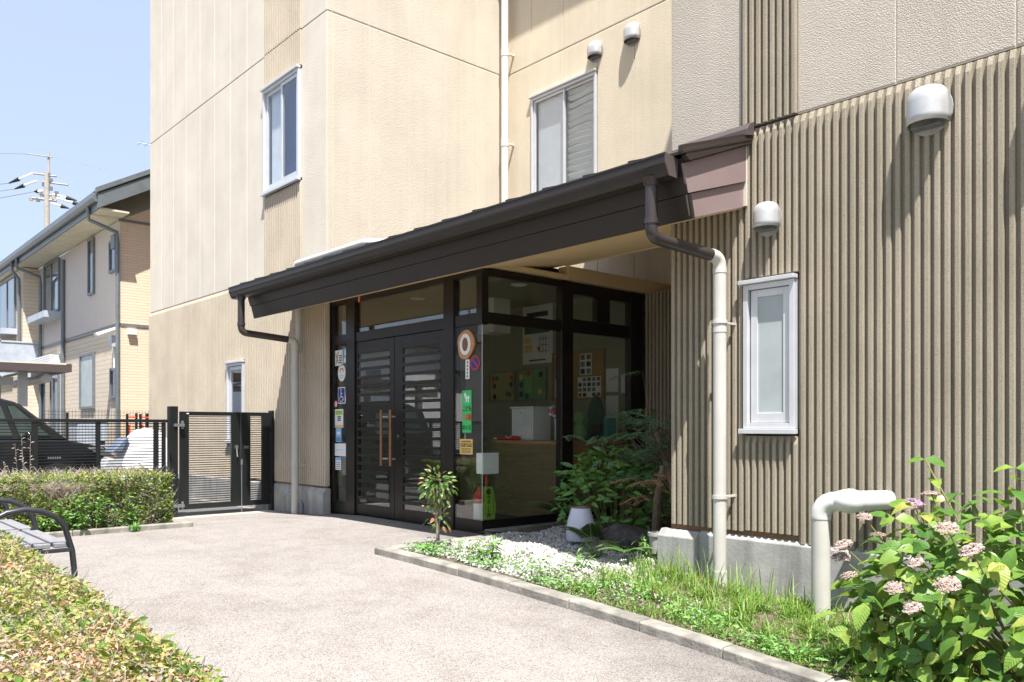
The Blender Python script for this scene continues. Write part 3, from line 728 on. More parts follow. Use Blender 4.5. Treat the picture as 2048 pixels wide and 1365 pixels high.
# ------------------------------------------------------------------ stickers and signs on the glass
YK = YG + .0285         # just in front of recessed glass
def card(name, label, cat, x0, x1, z0, z1, m, y=YK, border=None):
    t = thing(name, label, cat, ((x0 + x1) / 2, y, z0))
    MB().box(x0, x1, y - .002, y, z0, z1).build('sheet', m, t)
    if border: pass
    return t
def mark(t, x0, x1, z0, z1, m, y=YK, name='print'): MB().box(x0, x1, y - .0032, y - .0024, z0, z1).build(name, m, t)
t = card('sticker', 'small white card with a dark cross mark at the top of the left sidelight', 'sticker', -9.965, -9.765, 1.985, 2.195, 'paper')
MB().add([(-9.95, YK - .003, 2.0), (-9.935, YK - .003, 2.0), (-9.87, YK - .003, 2.17), (-9.885, YK - .003, 2.17)], [(0, 1, 2, 3)]).add([(-9.885, YK - .0034, 2.02), (-9.87, YK - .0034, 2.02), (-9.935, YK - .0034, 2.15), (-9.95, YK - .0034, 2.15)], [(0, 1, 2, 3)]).build('cross_mark', 'ink', t)
for k in range(4): mark(t, -9.86, -9.785, 2.02 + k * .03, 2.035 + k * .03, 'ink')
t = card('sticker', 'pale blue sticker tucked in the top right corner of the sidelight', 'sticker', -9.745, -9.625, 2.01, 2.21, 'lblue')
mark(t, -9.735, -9.635, 2.02, 2.08, 'paper'); mark(t, -9.71, -9.66, 2.12, 2.18, 'paper')
t = thing('sticker', 'round white sticker with a faint red arch below the crossed card', 'sticker', (-9.79, YK, 1.77))
MB().disc((-9.79, YK - .002, 1.885), .10, 1, 28, .002, .115).build('sheet', 'paper', t)
mark(t, -9.83, -9.75, 1.93, 1.945, 'red'); mark(t, -9.84, -9.82, 1.90, 1.93, 'red'); mark(t, -9.76, -9.74, 1.90, 1.93, 'red')
mark(t, -9.84, -9.74, 1.84, 1.85, 'lblue'); mark(t, -9.83, -9.76, 1.81, 1.82, 'lblue')
t = card('wheelchair_sign', 'blue sticker with the white wheelchair symbol on the sidelight', 'sign', -9.885, -9.70, 1.47, 1.69, 'paper')
mark(t, -9.875, -9.71, 1.482, 1.678, 'blue')
y = YK - .0036; cxw, czw = -9.80, 1.535
ring = MB(); n = 22
for k in range(16):
    a, b = [math.radians(100 + 260 * q / 16) for q in (k, k + 1)]
    ring.add([(cxw + r_ * math.cos(q), y, czw + r_ * math.sin(q)) for q in (a, b) for r_ in (.034, .044)], [(0, 1, 3, 2)])
ring.disc((cxw - .006, y - .0004, 1.655), .0125, 1, 12, .0006)
ring.box(cxw - .012, cxw, y - .0006, y, 1.56, 1.64).box(cxw, cxw + .035, y - .0006, y, 1.60, 1.61).box(cxw - .01, cxw + .04, y - .0006, y, 1.555, 1.566)
ring.add([(cxw + .034, y, 1.562), (cxw + .046, y, 1.562), (cxw + .066, y, 1.51), (cxw + .054, y, 1.51)], [(0, 1, 2, 3)])
ring.build('symbol', 'white', t)
t = thing('sticker', 'tiny red ringed round sticker at the left edge below the wheelchair sign', 'sticker', (-9.945, YK, 1.42))
MB().disc((-9.945, YK - .002, 1.467), .048, 1, 20, .002, .052).build('sheet', 'red', t)
MB().disc((-9.945, YK - .003, 1.467), .032, 1, 20, .001, .036).build('print', 'paper', t); mark(t, -9.951, -9.939, 1.445, 1.488, 'red', YK - .001)
t = card('sticker', 'small red and white sticker right beside the wheelchair sign', 'sticker', -9.696, -9.622, 1.477, 1.592, 'paper')
mark(t, -9.69, -9.63, 1.56, 1.586, 'red'); mark(t, -9.69, -9.63, 1.483, 1.50, 'red'); mark(t, -9.68, -9.645, 1.525, 1.55, 'red')
t = card('sticker', 'cream poster with pale green heading in the middle of the sidelight', 'poster', -9.97, -9.75, 1.145, 1.396, 'paper')
mark(t, -9.95, -9.77, 1.32, 1.375, 'lime'); mark(t, -9.96, -9.76, 1.15, 1.18, 'yellow'); 
text('lettering', 'EE', .09, (-9.855, YK - .003, 1.265), 'ink', t)
t = card('sticker', 'light blue sticker under the cream poster on the sidelight', 'sticker', -9.945, -9.80, .95, 1.138, 'lblue')
mark(t, -9.915, -9.83, 1.05, 1.09, 'paper')
for k in range(3): mark(t, -9.93, -9.815, .965 + k * .018, .973 + k * .018, 'blue')
t = card('paper_notice', 'plain white sheet with one faint line on the sidelight', 'notice', -9.97, -9.635, .76, .93, 'paper')
mark(t, -9.94, -9.70, .84, .846, 'lblue')
t = card('sticker', 'lowest sidelight card, white with a blue header', 'sticker', -9.955, -9.805, .572, .742, 'paper')
mark(t, -9.955, -9.805, .70, .742, 'lblue')
for k in range(4): mark(t, -9.94, -9.82, .59 + k * .025, .597 + k * .025, 'ink')
# on the right-hand pane
YP = YG + .0045
t = thing('wooden_plaque', 'round slice of wood with a white oval on the pane right of the doors', 'plaque', (-7.06, YP, 1.90))
poly = [(-7.06 + (.145 + .012 * math.sin(3 * a + 1)) * math.cos(a), 2.06 + (.16 + .01 * math.sin(2 * a)) * math.sin(a)) for a in [2 * math.pi * k / 28 for k in range(28)]]
MB().prism(poly, 1, YP - .022, YP).build('wood_slice', 'woodsign', t, bevel=.004)
MB().disc((-7.06, YP - .024, 2.06), .095, 1, 28, .002, .118).build('oval', 'white', t)
MB().disc((-7.06, YP - .0255, 2.06), .05, 1, 20, .001, .075).build('emblem', 'clay', t)
t = thing('no_parking_sticker', 'round blue sticker with red ring and bar beside the wooden plaque', 'sticker', (-6.915, YP, 1.77))
MB().disc((-6.915, YP - .002, 1.85), .085, 1, 28, .002, .08).build('ring', 'red', t)
MB().disc((-6.915, YP - .003, 1.85), .066, 1, 28, .001, .062).build('disc', 'blue', t)
MB().add([(-6.967, YP - .0034, 1.885), (-6.953, YP - .0034, 1.897), (-6.863, YP - .0034, 1.815), (-6.877, YP - .0034, 1.803)], [(0, 1, 2, 3)]).build('bar', 'red', t)
t = card('sticker', 'narrow white vertical strip hanging below the wooden plaque', 'sticker', -7.08, -7.01, 1.68, 1.895, 'paper', YP)
for k in range(5): mark(t, -7.055, -7.035, 1.70 + k * .038, 1.72 + k * .038, 'ink', YP)
t = card('safety_sticker', 'tall green sticker with black and red Japanese lettering on the right pane', 'sticker', -7.135, -6.975, 1.09, 1.555, 'green', YP)
for (a, b, c, d) in ((-7.10, -7.065, 1.48, 1.53), (-7.085, -7.04, 1.455, 1.49), (-7.045, -7.01, 1.45, 1.50), (-7.075, -7.055, 1.425, 1.46), (-7.04, -7.015, 1.42, 1.45)): MB().disc(((a + b) / 2, YP - .003, (c + d) / 2), (b - a) / 2, 1, 10, .0008, (d - c) / 2).build('figure', 'white', t)
text('lettering', 'こども', .066, (-7.055, YP - .003, 1.352), 'ink', t, sx=.82)
text('lettering', '110番', .088, (-7.055, YP - .003, 1.255), 'red', t, sx=.78)
text('lettering', 'のいえ', .064, (-7.055, YP - .003, 1.145), 'ink', t, sx=.82)
t = card('warning_sticker', 'square yellow sticker with a black lettered band at the pane foot', 'sticker', -7.18, -6.955, .852, 1.02, 'yellow', YP)
mark(t, -7.17, -6.965, .935, .98, 'ink', YP); text('lettering', '防犯警戒中', .045, (-7.067, YP - .0036, .957), 'yellow', t)
for k in range(4): mark(t, -7.15, -6.985, .87 + k * .014, .875 + k * .014, 'ink', YP)
mark(t, -7.15, -6.985, .99, 1.0, 'ink', YP)

# things inside the vestibule -----------------------------------------
yb = YI - .004
def wallcard(name, label, cat, x0, x1, z0, z1, m, frame=None):
    t = thing(name, label, cat, ((x0 + x1) / 2, yb, z0))
    MB().box(x0, x1, yb - .008, yb, z0, z1).build('sheet', m, t)
    if frame:
        f = .018; MB().box(x0 - f, x0, yb - .02, yb, z0 - f, z1 + f).box(x1, x1 + f, yb - .02, yb, z0 - f, z1 + f).box(x0, x1, yb - .02, yb, z1, z1 + f).box(x0, x1, yb - .02, yb, z0 - f, z0).build('frame', frame, t)
    return t
def wm(t, x0, x1, z0, z1, m): MB().box(x0, x1, yb - .0105, yb - .0085, z0, z1).build('print', m, t)
t = wallcard('poster', 'large pale poster with a map and photos on the inner wall', 'poster', -8.985, -8.36, 2.08, 2.93, 'paper')
wm(t, -8.9, -8.45, 2.76, 2.83, 'ink'); wm(t, -8.95, -8.42, 2.52, 2.63, 'dgreen')
for k in range(3): wm(t, -8.62 + .06 * k, -8.61 + .06 * k, 2.22, 2.48, 'ink'); wm(t, -8.66, -8.42, 2.25 + .09 * k, 2.257 + .09 * k, 'ink')
wm(t, -8.95, -8.78, 2.25, 2.36, 'yellow'); wm(t, -8.95, -8.8, 2.39, 2.47, 'yellow'); wm(t, -8.67, -8.61, 2.27, 2.32, 'red'); wm(t, -8.85, -8.5, 2.12, 2.14, 'ink')
t = wallcard('picture', 'framed yellow display board with cutouts, left of the green one', 'picture', -9.74, -9.17, 1.56, 1.98, 'yboard', 'hframe')
for x, z, m in ((-9.66, 1.9, 'red'), (-9.57, 1.9, 'dgreen'), (-9.25, 1.9, 'red'), (-9.63, 1.78, 'ink'), (-9.25, 1.8, 'ink'), (-9.63, 1.62, 'ink'), (-9.28, 1.64, 'dgreen'), (-9.34, 1.66, 'dgreen')): MB().disc((x, yb - .011, z), .04, 1, 10, .002).build('cutout', m, t)
t = wallcard('picture', 'framed green display board with cutouts above the white cabinet', 'picture', -9.09, -8.49, 1.56, 2.0, 'gboard', 'hframe')
wm(t, -8.94, -8.79, 1.66, 1.92, 'lgreen')
for x, z, m in ((-8.86, 1.94, 'red'), (-9.02, 1.9, 'yellow'), (-8.6, 1.92, 'ink'), (-9.02, 1.78, 'blue'), (-9.02, 1.64, 'blue'), (-8.62, 1.67, 'yellow'), (-8.9, 1.61, 'dgreen')): MB().disc((x, yb - .011, z), .045, 1, 10, .002).build('cutout', m, t)
t = wallcard('corkboard', 'brown corkboard with photo sheets behind the glass post', 'noticeboard', -8.34, -7.38, 1.54, 2.19, 'cork', 'iwood')
def sheetm(x0, x1, z0, z1, n, k):
    wm(t, x0, x1, z0, z1, 'paper')
    for i in range(n):
        for j in range(k):
            if R.random() < .85:
                a = x0 + (x1 - x0) * (i + .15) / n; c = z0 + (z1 - z0) * (j + .15) / k
                MB().box(a, a + (x1 - x0) * .7 / n, yb - .0125, yb - .0107, c, c + (z1 - z0) * .7 / k).build('photo', R.choice(['ink', 'dgreen', 'clay', 'hframe']), t)
sheetm(-8.30, -7.99, 1.57, 1.84, 2, 2); sheetm(-7.82, -7.60, 1.87, 2.16, 2, 3); sheetm(-7.86, -7.43, 1.56, 1.84, 5, 4)
wallcard('paper_notice', 'white sheet pinned just right of the corkboard', 'notice', -7.34, -7.13, 1.62, 1.93, 'paper')
wallcard('paper_notice', 'white sheet at the far right of the inner wall', 'notice', -7.08, -6.90, 1.6, 1.85, 'paper')
wallcard('paper_notice', 'lower white sheet below the pinned one right of the corkboard', 'notice', -7.34, -7.13, 1.27, 1.57, 'paper')
t = thing('reception_counter', 'brown wooden reception counter behind the side glass', 'counter', (-7.5, 7.1, 0))
MB().box(-8.11, -6.93, 6.93, 7.45, .03, .94).build('front_panel', 'iwood', t)
MB().box(-8.13, -6.905, 6.905, 7.47, .942, .982).build('worktop', 'iwoodl', t, bevel=.003)
MB().box(-7.35, -6.95, 7.475, 8.22, .03, .94).build('side_panel', 'iwood', t)
MB().box(-7.37, -6.93, 7.475, 8.24, .942, .981).build('worktop', 'iwoodl', t, bevel=.003)
MB().box(-6.929, -6.908, 6.92, 7.46, .03, .938).build('end_panel', 'iwoodl', t)
t = thing('drawer_cabinet', 'small white drawer cabinet standing on the counter', 'cabinet', (-7.65, 7.15, .982))
MB().box(-7.87, -7.47, 7.02, 7.33, .983, 1.39).build('body', 'white', t, bevel=.004)
MB().box(-7.89, -7.45, 7.0, 7.345, 1.391, 1.412).build('top', 'white', t, bevel=.004)
MB().box(-7.85, -7.49, 7.008, 7.018, 1.19, 1.375).box(-7.85, -7.49, 7.008, 7.018, 1.0, 1.18).build('drawer_front', 'white', t, bevel=.002)
MB().ball((-7.67, 7.0, 1.33), .016).ball((-7.67, 7.0, 1.05), .016).build('knob', 'paper', t)
t = thing('umbrella', 'folded red umbrella with white trim lying on the counter', 'umbrella', (-7.95, 6.97, .99))
MB().tube([(-8.09, 6.96, 1.005), (-8.0, 6.96, 1.008), (-7.85, 6.97, 1.012), (-7.7, 6.975, 1.01), (-7.66, 6.975, 1.008)], [.01, .022, .03, .03, .012], 10).build('canopy', 'red', t, smooth=True)
MB().tube([(-8.14, 6.955, 1.004), (-8.09, 6.96, 1.005)], .012, 8).tube([(-7.92, 6.95, 1.04), (-7.85, 6.945, 1.012), (-7.8, 6.95, 1.04)], .007, 6).build('trim', 'white', t)
t = thing('flower_vase', 'vase with bright pink flowers against the glass post', 'vase', (-7.06, 7.05, .982))
MB().lathe([(.0, .983), (.035, .985), (.045, 1.05), (.04, 1.15), (.05, 1.25), (.045, 1.25)], -7.06, 7.05, 16).build('vase', 'pot', t, smooth=True)
for k in range(14):
    a = R.uniform(0, 6.3); r_ = R.uniform(0, .07); MB().ball((-7.09 + r_ * math.cos(a), 7.0 + r_ * math.sin(a), 1.33 + R.uniform(-.05, .07)), (.03, .03, .022), 8, 5).build('flower', 'pink' if k % 3 else 'paper', t)
t = thing('plush_figure', 'pale green rounded plush sitting on the counter beside the glass post', 'plush', (-7.12, 7.62, .982))
MB().ball((-7.12, 7.5, 1.10), (.085, .085, .12), 14, 10).ball((-7.12, 7.5, 1.27), (.075, .075, .085), 14, 10).build('body', 'lgreen', t, smooth=True)
t = thing('arched_plaque', 'dark green pointed board standing on the counter', 'plaque', (-7.15, 8.0, .982))
MB().prism([(-7.30, .983), (-7.03, .983), (-7.03, 1.35), (-7.08, 1.48), (-7.165, 1.56), (-7.25, 1.48), (-7.30, 1.35)], 1, 7.83, 7.86).build('board', 'dgreen', t)
t = thing('tablet_stand', 'black tilted tablet on a stand in front of the teal file', 'tablet', (-7.06, 7.68, .982))
MB().prism([(7.66, .99), (7.68, .99), (7.76, 1.19), (7.74, 1.19)], 0, -7.13, -6.97).build('tablet', 'ink', t)
MB().prism([(7.68, .983), (7.80, .983), (7.80, .992), (7.73, 1.1)], 0, -7.08, -7.02).build('stand', 'ink', t)
t = thing('file_box', 'teal file box standing upright on the counter end', 'box', (-7.03, 7.95, .982))
MB().box(-7.12, -6.98, 7.84, 8.03, .983, 1.27).build('box', 'teal', t, bevel=.003)
MB().box(-7.115, -6.985, 8.035, 8.07, .983, 1.26).build('papers', 'paper', t)
t = thing('fire_extinguisher', 'red fire extinguisher seen through the lower corner pane', 'extinguisher', (-7.12, 5.86, 0))
MB().lathe([(.0, .01), (.062, .012), (.065, .05), (.065, .37), (.05, .42), (.02, .45), (.02, .49)], -7.12, 5.86, 18).build('cylinder', 'red', t, smooth=True)
MB().lathe([(.0655, .12), (.0662, .12), (.0662, .30), (.0655, .30)], -7.12, 5.86, 18).build('paper_label', 'paper', t)
MB().box(-7.135, -7.105, 5.80, 5.92, .49, .52).tube([(-7.12, 5.82, .48), (-7.18, 5.80, .40), (-7.185, 5.82, .2)], .01, 8).build('valve', 'ink', t)
XK = XG - .0095
t = thing('white_board', 'blank white board fixed inside the corner glass at knee height', 'board', (XK, 5.76, .64))
MB().box(XK - .008, XK, 5.655, 5.875, .642, .872).build('board', 'white', t, bevel=.003)
MB().box(XG - .125, XG - .012, YG + .022, YG + .028, .645, .872).build('board_return', 'white', t, bevel=.002)
t = thing('red_pole', 'thin red pole leaning inside the corner glass', 'pole', (XG - .06, 5.72, 0))
MB().tube([(XG - .05, 5.75, .02), (XG - .045, 5.72, .89)], .012, 8).build('rod', 'red', t)
t = thing('support_banner', 'lime green upright banner with black Japanese lettering inside the corner glass', 'banner', (XG - .03, 5.73, .14))
MB().prism([(5.668, .15), (5.825, .15), (5.835, .30), (5.815, .42), (5.785, .505), (5.668, .505)], 0, XG - .018, XG - .014).build('sheet', 'lime', t)
rx = (math.radians(90), 0, math.radians(90))
for k, ch in enumerate('サポート隊'):
    if ch == 'ー': MB().box(XG - .0135, XG - .013, 5.733, 5.741, .262, .295).build('lettering', 'ink', t)
    else: text('lettering', ch, .054, (XG - .0132, 5.737, .385 - k * .05), 'ink', t, rx)
for k in range(7): MB().box(XG - .0135, XG - .013, 5.797, 5.812, .20 + k * .028, .217 + k * .028).build('print', 'dgreen', t)
MB().disc((XG - .0135, 5.735, .452), .034, 0, 18, .0006).build('emblem', 'ink', t)

# ------------------------------------------------------------------ gate and fence
XGA = -11.6
GT = thing('gate', 'black double gate of thin horizontal slats beside the ribbed wall', 'gate', (XGA, 4.8, g(XGA)))
MB().box(XGA - .06, XGA + .06, 4.0, 4.11, g(XGA), 1.44).build('post', 'black', GT, bevel=.004)
MB().box(XGA - .06, XGA + .06, 5.485, 5.525, g(XGA), 1.40).build('post', 'black', GT, bevel=.004)
def gleaf(y0, y1, sy0, sy1, n):
    lf = MB().box(XGA - .02, XGA + .02, y0, sy0, .0, 1.37).box(XGA - .02, XGA + .02, sy1, y1, .0, 1.37).box(XGA - .02, XGA + .02, sy0, sy1, 1.315, 1.37).box(XGA - .02, XGA + .02, sy0, sy1, .0, .075)
    lf = lf.build('gate_leaf', 'black', GT, bevel=.003)
    me = None
    for k in range(n):
        z = .10 + (1.30 - .10) * k / (n - 1)
        if me is None:
            o = MB().box(XGA - .012, XGA + .012, sy0 + .001, sy1 - .001, -.0055, .0055).build('slat', 'black', lf); me = o.data
            o.location.z = z - 0
        else:
            o = bpy.data.objects.new('slat', me); C.objects.link(o); o.parent = lf; o.location.z = z; W[o.name] = W[lf.name].copy()
    return lf
l1 = gleaf(4.15, 5.022, 4.274, 4.885, 38); l2 = gleaf(5.034, 5.475, 5.173, 5.352, 38)
for z in (.06, 1.18): MB().box(XGA + .02, XGA + .085, 4.05, 4.19, z - .02, z + .02).box(XGA + .06, XGA + .075, 4.15, 4.18, z - .05, z + .06).build('hinge', 'hframe', GT)
for z in (.2, 1.1): MB().box(XGA + .02, XGA + .05, 5.46, 5.50, z - .03, z + .03).build('hinge', 'black', GT)
MB().box(XGA + .02, XGA + .055, 4.93, 4.97, .84, .89).tube([(XGA + .04, 4.95, .88), (XGA + .05, 4.96, .72)], .012, 8).build('latch', 'chrome', GT)
MB().box(XGA + .02, XGA + .055, 5.07, 5.13, .84, .88).build('latch', 'hframe', GT)
MB().box(XGA + .02, XGA + .04, 5.02, 5.045, .60, .68).tube([(XGA + .028, 5.035, .65), (XGA + .028, 5.035, g(XGA) + .005)], .007, 6).build('drop_bolt', 'hframe', GT)
MB().box(XGA + .0205, XGA + .022, 4.24, 4.27, 1.335, 1.35).build('maker_plate', 'white', GT)
XFE = -11.35
FN = thing('slat_fence', 'black metal fence of thin horizontal slats behind the clipped hedge', 'fence', (XFE, 2, g(XFE)))
MB().box(XFE - .03, XFE + .03, -3.0, 3.90, 1.215, 1.255).build('top_rail', 'black', FN, bevel=.003)
for yy, wd in ((3.85, .045), (3.75, .06), (3.035, .05), (2.32, .065), (1.6, .05), (.88, .065), (.16, .05), (-.6, .05), (-1.4, .05), (-2.2, .05), (-2.95, .05)):
    MB().box(XFE - .02, XFE + .02, yy - wd / 2, yy + wd / 2, g(XFE), 1.214).build('post', 'black', FN)
me = None
for k in range(30):
    z = .12 + k * .0372
    if me is None:
        o = MB().box(XFE - .010, XFE + .010, -2.99, 3.87, -.006, .006).build('slat', 'black', FN); me = o.data; o.location.z = z - 0
    else:
        o = bpy.data.objects.new('slat', me); C.objects.link(o); o.parent = FN; o.location.z = z; W[o.name] = W[FN.name].copy()

# ------------------------------------------------------------------ bench
bx0, bx1, by = -6.02, -7.92, 1.17
BE = thing('park_bench', 'dark iron bench with arched ends and weathered grey seat slats behind the near hedge', 'bench', (-6.95, by, g(-6)))
def arch(x, mid=False):
    pts = [(x, by + .30, g(x)), (x, by + .295, .18), (x, by + .28, .33)]
    for k in range(9):
        a = math.pi * k / 8; pts.append((x, by + .255 * math.cos(a), .42 + .20 * math.sin(a)))
    pts += [(x, by - .28, .33), (x, by - .295, .18), (x, by - .30, g(x))]
    o = MB().tube(pts, .019, 10).build('arm_frame', 'bench_metal', BE, smooth=True)
    MB().box(x - .016, x + .016, by - .29, by + .285, .325, .35).build('cross_bar', 'bench_metal', o, bevel=.003)
    if mid: MB().prism([(by + .27, .45), (by + .20, .35), (by + .27, .10), (by + .30, .10)], 0, x - .02, x + .02).build('gusset', 'bench_metal', o)
for k, x in enumerate((bx0, (bx0 + bx1) / 2, bx1)): arch(x, k == 1)
for s in range(2):
    a = bx0 + .02 + (bx1 - bx0) / 2 * s; b = a + (bx1 - bx0) / 2 + .02
    for k in range(5):
        y = by - .225 + k * .112
        MB().box(b + .008 * (1 - s) , a - .01 * s - .035 * (1 - s), y - .045, y + .045, .352 + R.uniform(0, .003), .383 + R.uniform(-.001, .002)).build('slat', 'bench_slat', BE, bevel=.005)

# ------------------------------------------------------------------ foliage helpers
def unit(a): return a / np.maximum(np.linalg.norm(a, axis=-1, keepdims=True), 1e-9)
def leaf_arrays(P, D, N, L, Wd, detail=True, fold=.25, curl=.15):
    n = len(P); D = unit(D); N = unit(N - D * np.sum(N * D, 1, keepdims=True)); S = np.cross(D, N)
    L = np.asarray(L).reshape(-1, 1) * np.ones((n, 1)); Wd = np.asarray(Wd).reshape(-1, 1) * np.ones((n, 1))
    if not detail:
        V = np.stack([P, P + D * L * .45 + S * Wd * .5 + N * Wd * fold, P + D * L - N * L * curl, P + D * L * .45 - S * Wd * .5 + N * Wd * fold], 1)
        F = np.array([[0, 2, 1], [0, 3, 2]])
    else:
        c1 = P + D * L * .33 + N * L * .02; c2 = P + D * L * .70 - N * L * curl * .4
        V = np.stack([P, c1, c2, P + D * L - N * L * curl,
                      c1 + S * Wd * .5 + N * Wd * fold, c2 + S * Wd * .36 + N * Wd * fold * .8,
                      c1 - S * Wd * .5 + N * Wd * fold, c2 - S * Wd * .36 + N * Wd * fold * .8], 1)
        F = np.array([[0, 1, 4], [1, 2, 5], [1, 5, 4], [2, 3, 5], [0, 6, 1], [1, 6, 7], [1, 7, 2], [2, 7, 3]])
    k = V.shape[1]
    FF = (F[None] + (np.arange(n) * k)[:, None, None]).reshape(-1, 3)
    return V.reshape(-1, 3), FF, len(F)
def leaves(name, P, D, N, L, Wd, m, parent, rnd, detail=True, kind=None, **kw):
    V, F, c = leaf_arrays(np.asarray(P, float), np.asarray(D, float), np.asarray(N, float), L, Wd, detail, **kw)
    return npmesh(name, V, F, m, parent, np.repeat(rnd, c), kind, smooth=True)
def leaf_mesh(name, L, Wd, m, fold=.2, curl=.15, serr=0, n=7):
    """single broad leaf lying along +X, with midrib fold, pointed tip and short stalk"""
    V = []; F = []
    for i in range(n + 1):
        t = i / n
        wd = Wd * .5 * (math.sin(math.pi * min(1, t * .96 + .04) ** .78) ** .85) * (1 - .25 * t)
        z = -curl * L * t * t + .03 * L * math.sin(t * 3.1)
        j = 1 + (serr if i % 2 else -serr)
        if i == n: wd = .0005
        V += [(L * t, -wd * j, z + fold * wd), (L * t, 0, z), (L * t, wd * j, z + fold * wd)]
    for i in range(n):
        a = 3 * i; F += [(a, a + 3, a + 4, a + 1), (a + 1, a + 4, a + 5, a + 2)]
    b = len(V); s = .012 * (Wd / .08)
    V += [(-L * .22, 0, .01 * L), (-L * .22, .003, .01 * L + .002), (.0, .003, .002)]; F += [(b, b + 1, b + 2, 1)]
    me = bpy.data.meshes.new(name); me.from_pydata(V, [], F); me.materials.append(M[m])
    me.polygons.foreach_set('use_smooth', [True] * len(me.polygons)); return me
def frame_mtx(p, d, n, s=1.0, parent=None):
    d = Vector(d).normalized(); n = Vector(n); n = (n - d * n.dot(d)).normalized(); y = n.cross(d)
    m = Matrix(((d.x, y.x, n.x, 0), (d.y, y.y, n.y, 0), (d.z, y.z, n.z, 0), (0, 0, 0, 1)))
    return Matrix.Translation(Vector(p) - (W[parent.name] if parent else Vector())) @ m @ Matrix.Diagonal((s, s, s, 1))
def vnoise(x, y, s, seed=0):
    return (np.sin(x * s + seed) * np.cos(y * s * 1.13 - seed * 1.7) + np.sin(x * s * 2.3 + 1.3 * seed + y * s * .7) * .6 + np.cos(y * s * 3.1 - x * s * 1.9 + seed) * .4) / 2

# ------------------------------------------------------------------ near clipped hedge
HN = thing('clipped_hedge', 'low clipped hedge with yellow, pink and green leaves in front of the bench', 'hedge', (-4.5, .4, 0))
hx0, hx1, hy0, hy1, hh = -9.0, -.95, -.35, .92, .62
def hup(x): return .085 * np.clip((x + 5) / 3, 0, 1)
gv = np.vectorize(g)
MB().add([(x, y, g(x) + z) for x in (hx0 + .05, -6.4, -4, -2.5, hx1 - .06) for y, z in ((hy0, .0), (hy0, hh - .10), (hy1 - .08, hh - .10), (hy1 - .08, .0))],
         [(4 * i + q, 4 * i + (q + 1) % 4, 4 * i + 4 + (q + 1) % 4, 4 * i + 4 + q) for i in range(4) for q in range(4)] + [(0, 1, 2, 3), (16, 17, 18, 19)]).build('branches', 'twig', HN)
def hedge_top(n, xa, xb, layer):
    x = NR.uniform(xa, xb, n); y = NR.uniform(hy0, hy1 + .03, n)
    y += np.where(y > hy1 - .02, .035 * vnoise(x, x * 0, 9, 2), 0)
    edge = np.clip((hy1 + .02 - y) / .12, 0, 1)
    z = gv(x) + hh + hup(x) + .03 * vnoise(x, y, 6, 1) + .015 * vnoise(x, y, 17, 3) - .07 * (1 - edge) ** 2 - layer
    return np.stack([x, y, z], 1)
def rdir(n, zlo, zhi):
    a = NR.uniform(0, 2 * math.pi, n); z = NR.uniform(zlo, zhi, n); return np.stack([np.cos(a), np.sin(a), z], 1)
def rnd_patch(P, s=4, k=.45):
    return np.clip(.5 + k * vnoise(P[:, 0], P[:, 1], s, 5) + NR.normal(0, .24, len(P)), 0, 1)
Ps = []; 
for n, xa, xb, la in ((14000, hx0, -5.5, .0), (26000, -5.5, hx1, 0), (20000, -5.5, hx1, .03), (12000, -5.5, hx1, .06), (8000, hx0, -5.5, .04)):
    Q = hedge_top(n, xa, xb, la); Q[:, 2] -= NR.uniform(0, .03, n); Ps.append(Q)
P = np.concatenate(Ps); n = len(P)
leaves('foliage', P, rdir(n, -.1, 1.0), rdir(n, .5, 2.0), NR.uniform(.016, .032, n), NR.uniform(.008, .015, n), 'leaf_near', HN, np.clip(rnd_patch(P) + .07, 0, 1), True, 'stuff')
n = 9000; x = NR.uniform(hx0, hx1, n); z = NR.uniform(.05, hh, n)
P = np.stack([x, hy1 - .04 + .04 * vnoise(x, z, 8, 4) + NR.uniform(-.03, .03, n), gv(x) + z], 1)
leaves('side_foliage', P, rdir(n, -.3, .8) + np.array([0, .7, 0]), rdir(n, 0, 1) + np.array([0, 1.0, 0]), NR.uniform(.03, .045, n), NR.uniform(.013, .02, n), 'leaf_far', HN, NR.uniform(0, 1, n), False, 'stuff')
n = 4200; P = hedge_top(n, -6.5, hx1, .02); d = rdir(n, .6, 2.2); L = NR.uniform(.03, .085, n)[:, None]; S = unit(np.cross(d, rdir(n, -1, 1))) * .0016; T = P + unit(d) * L
npmesh('twigs', np.stack([P - S, P + S, T + S * .5, T - S * .5], 1).reshape(-1, 3), np.arange(4 * n).reshape(-1, 4), 'twig', HN, None, 'stuff')
lm = [leaf_mesh('leaf', .036, .018, 'leaf_near_o', .3, .1), leaf_mesh('leaf', .032, .015, 'leaf_near_o', .4, .25), leaf_mesh('leaf', .040, .021, 'leaf_near_o', .2, -.05)]
Q = hedge_top(300, -3.3, -1.0, -.004); Q[:, 1] = np.where(NR.rand(300) < .75, NR.uniform(.25, .86, 300), Q[:, 1])
for i, p in enumerate(Q):
    d = rdir(1, .1, 1.0)[0]; nn = rdir(1, .6, 2)[0]
    inst('leaf', lm[i % 3], HN, frame_mtx(p, d, nn, R.uniform(.8, 1.25), HN))

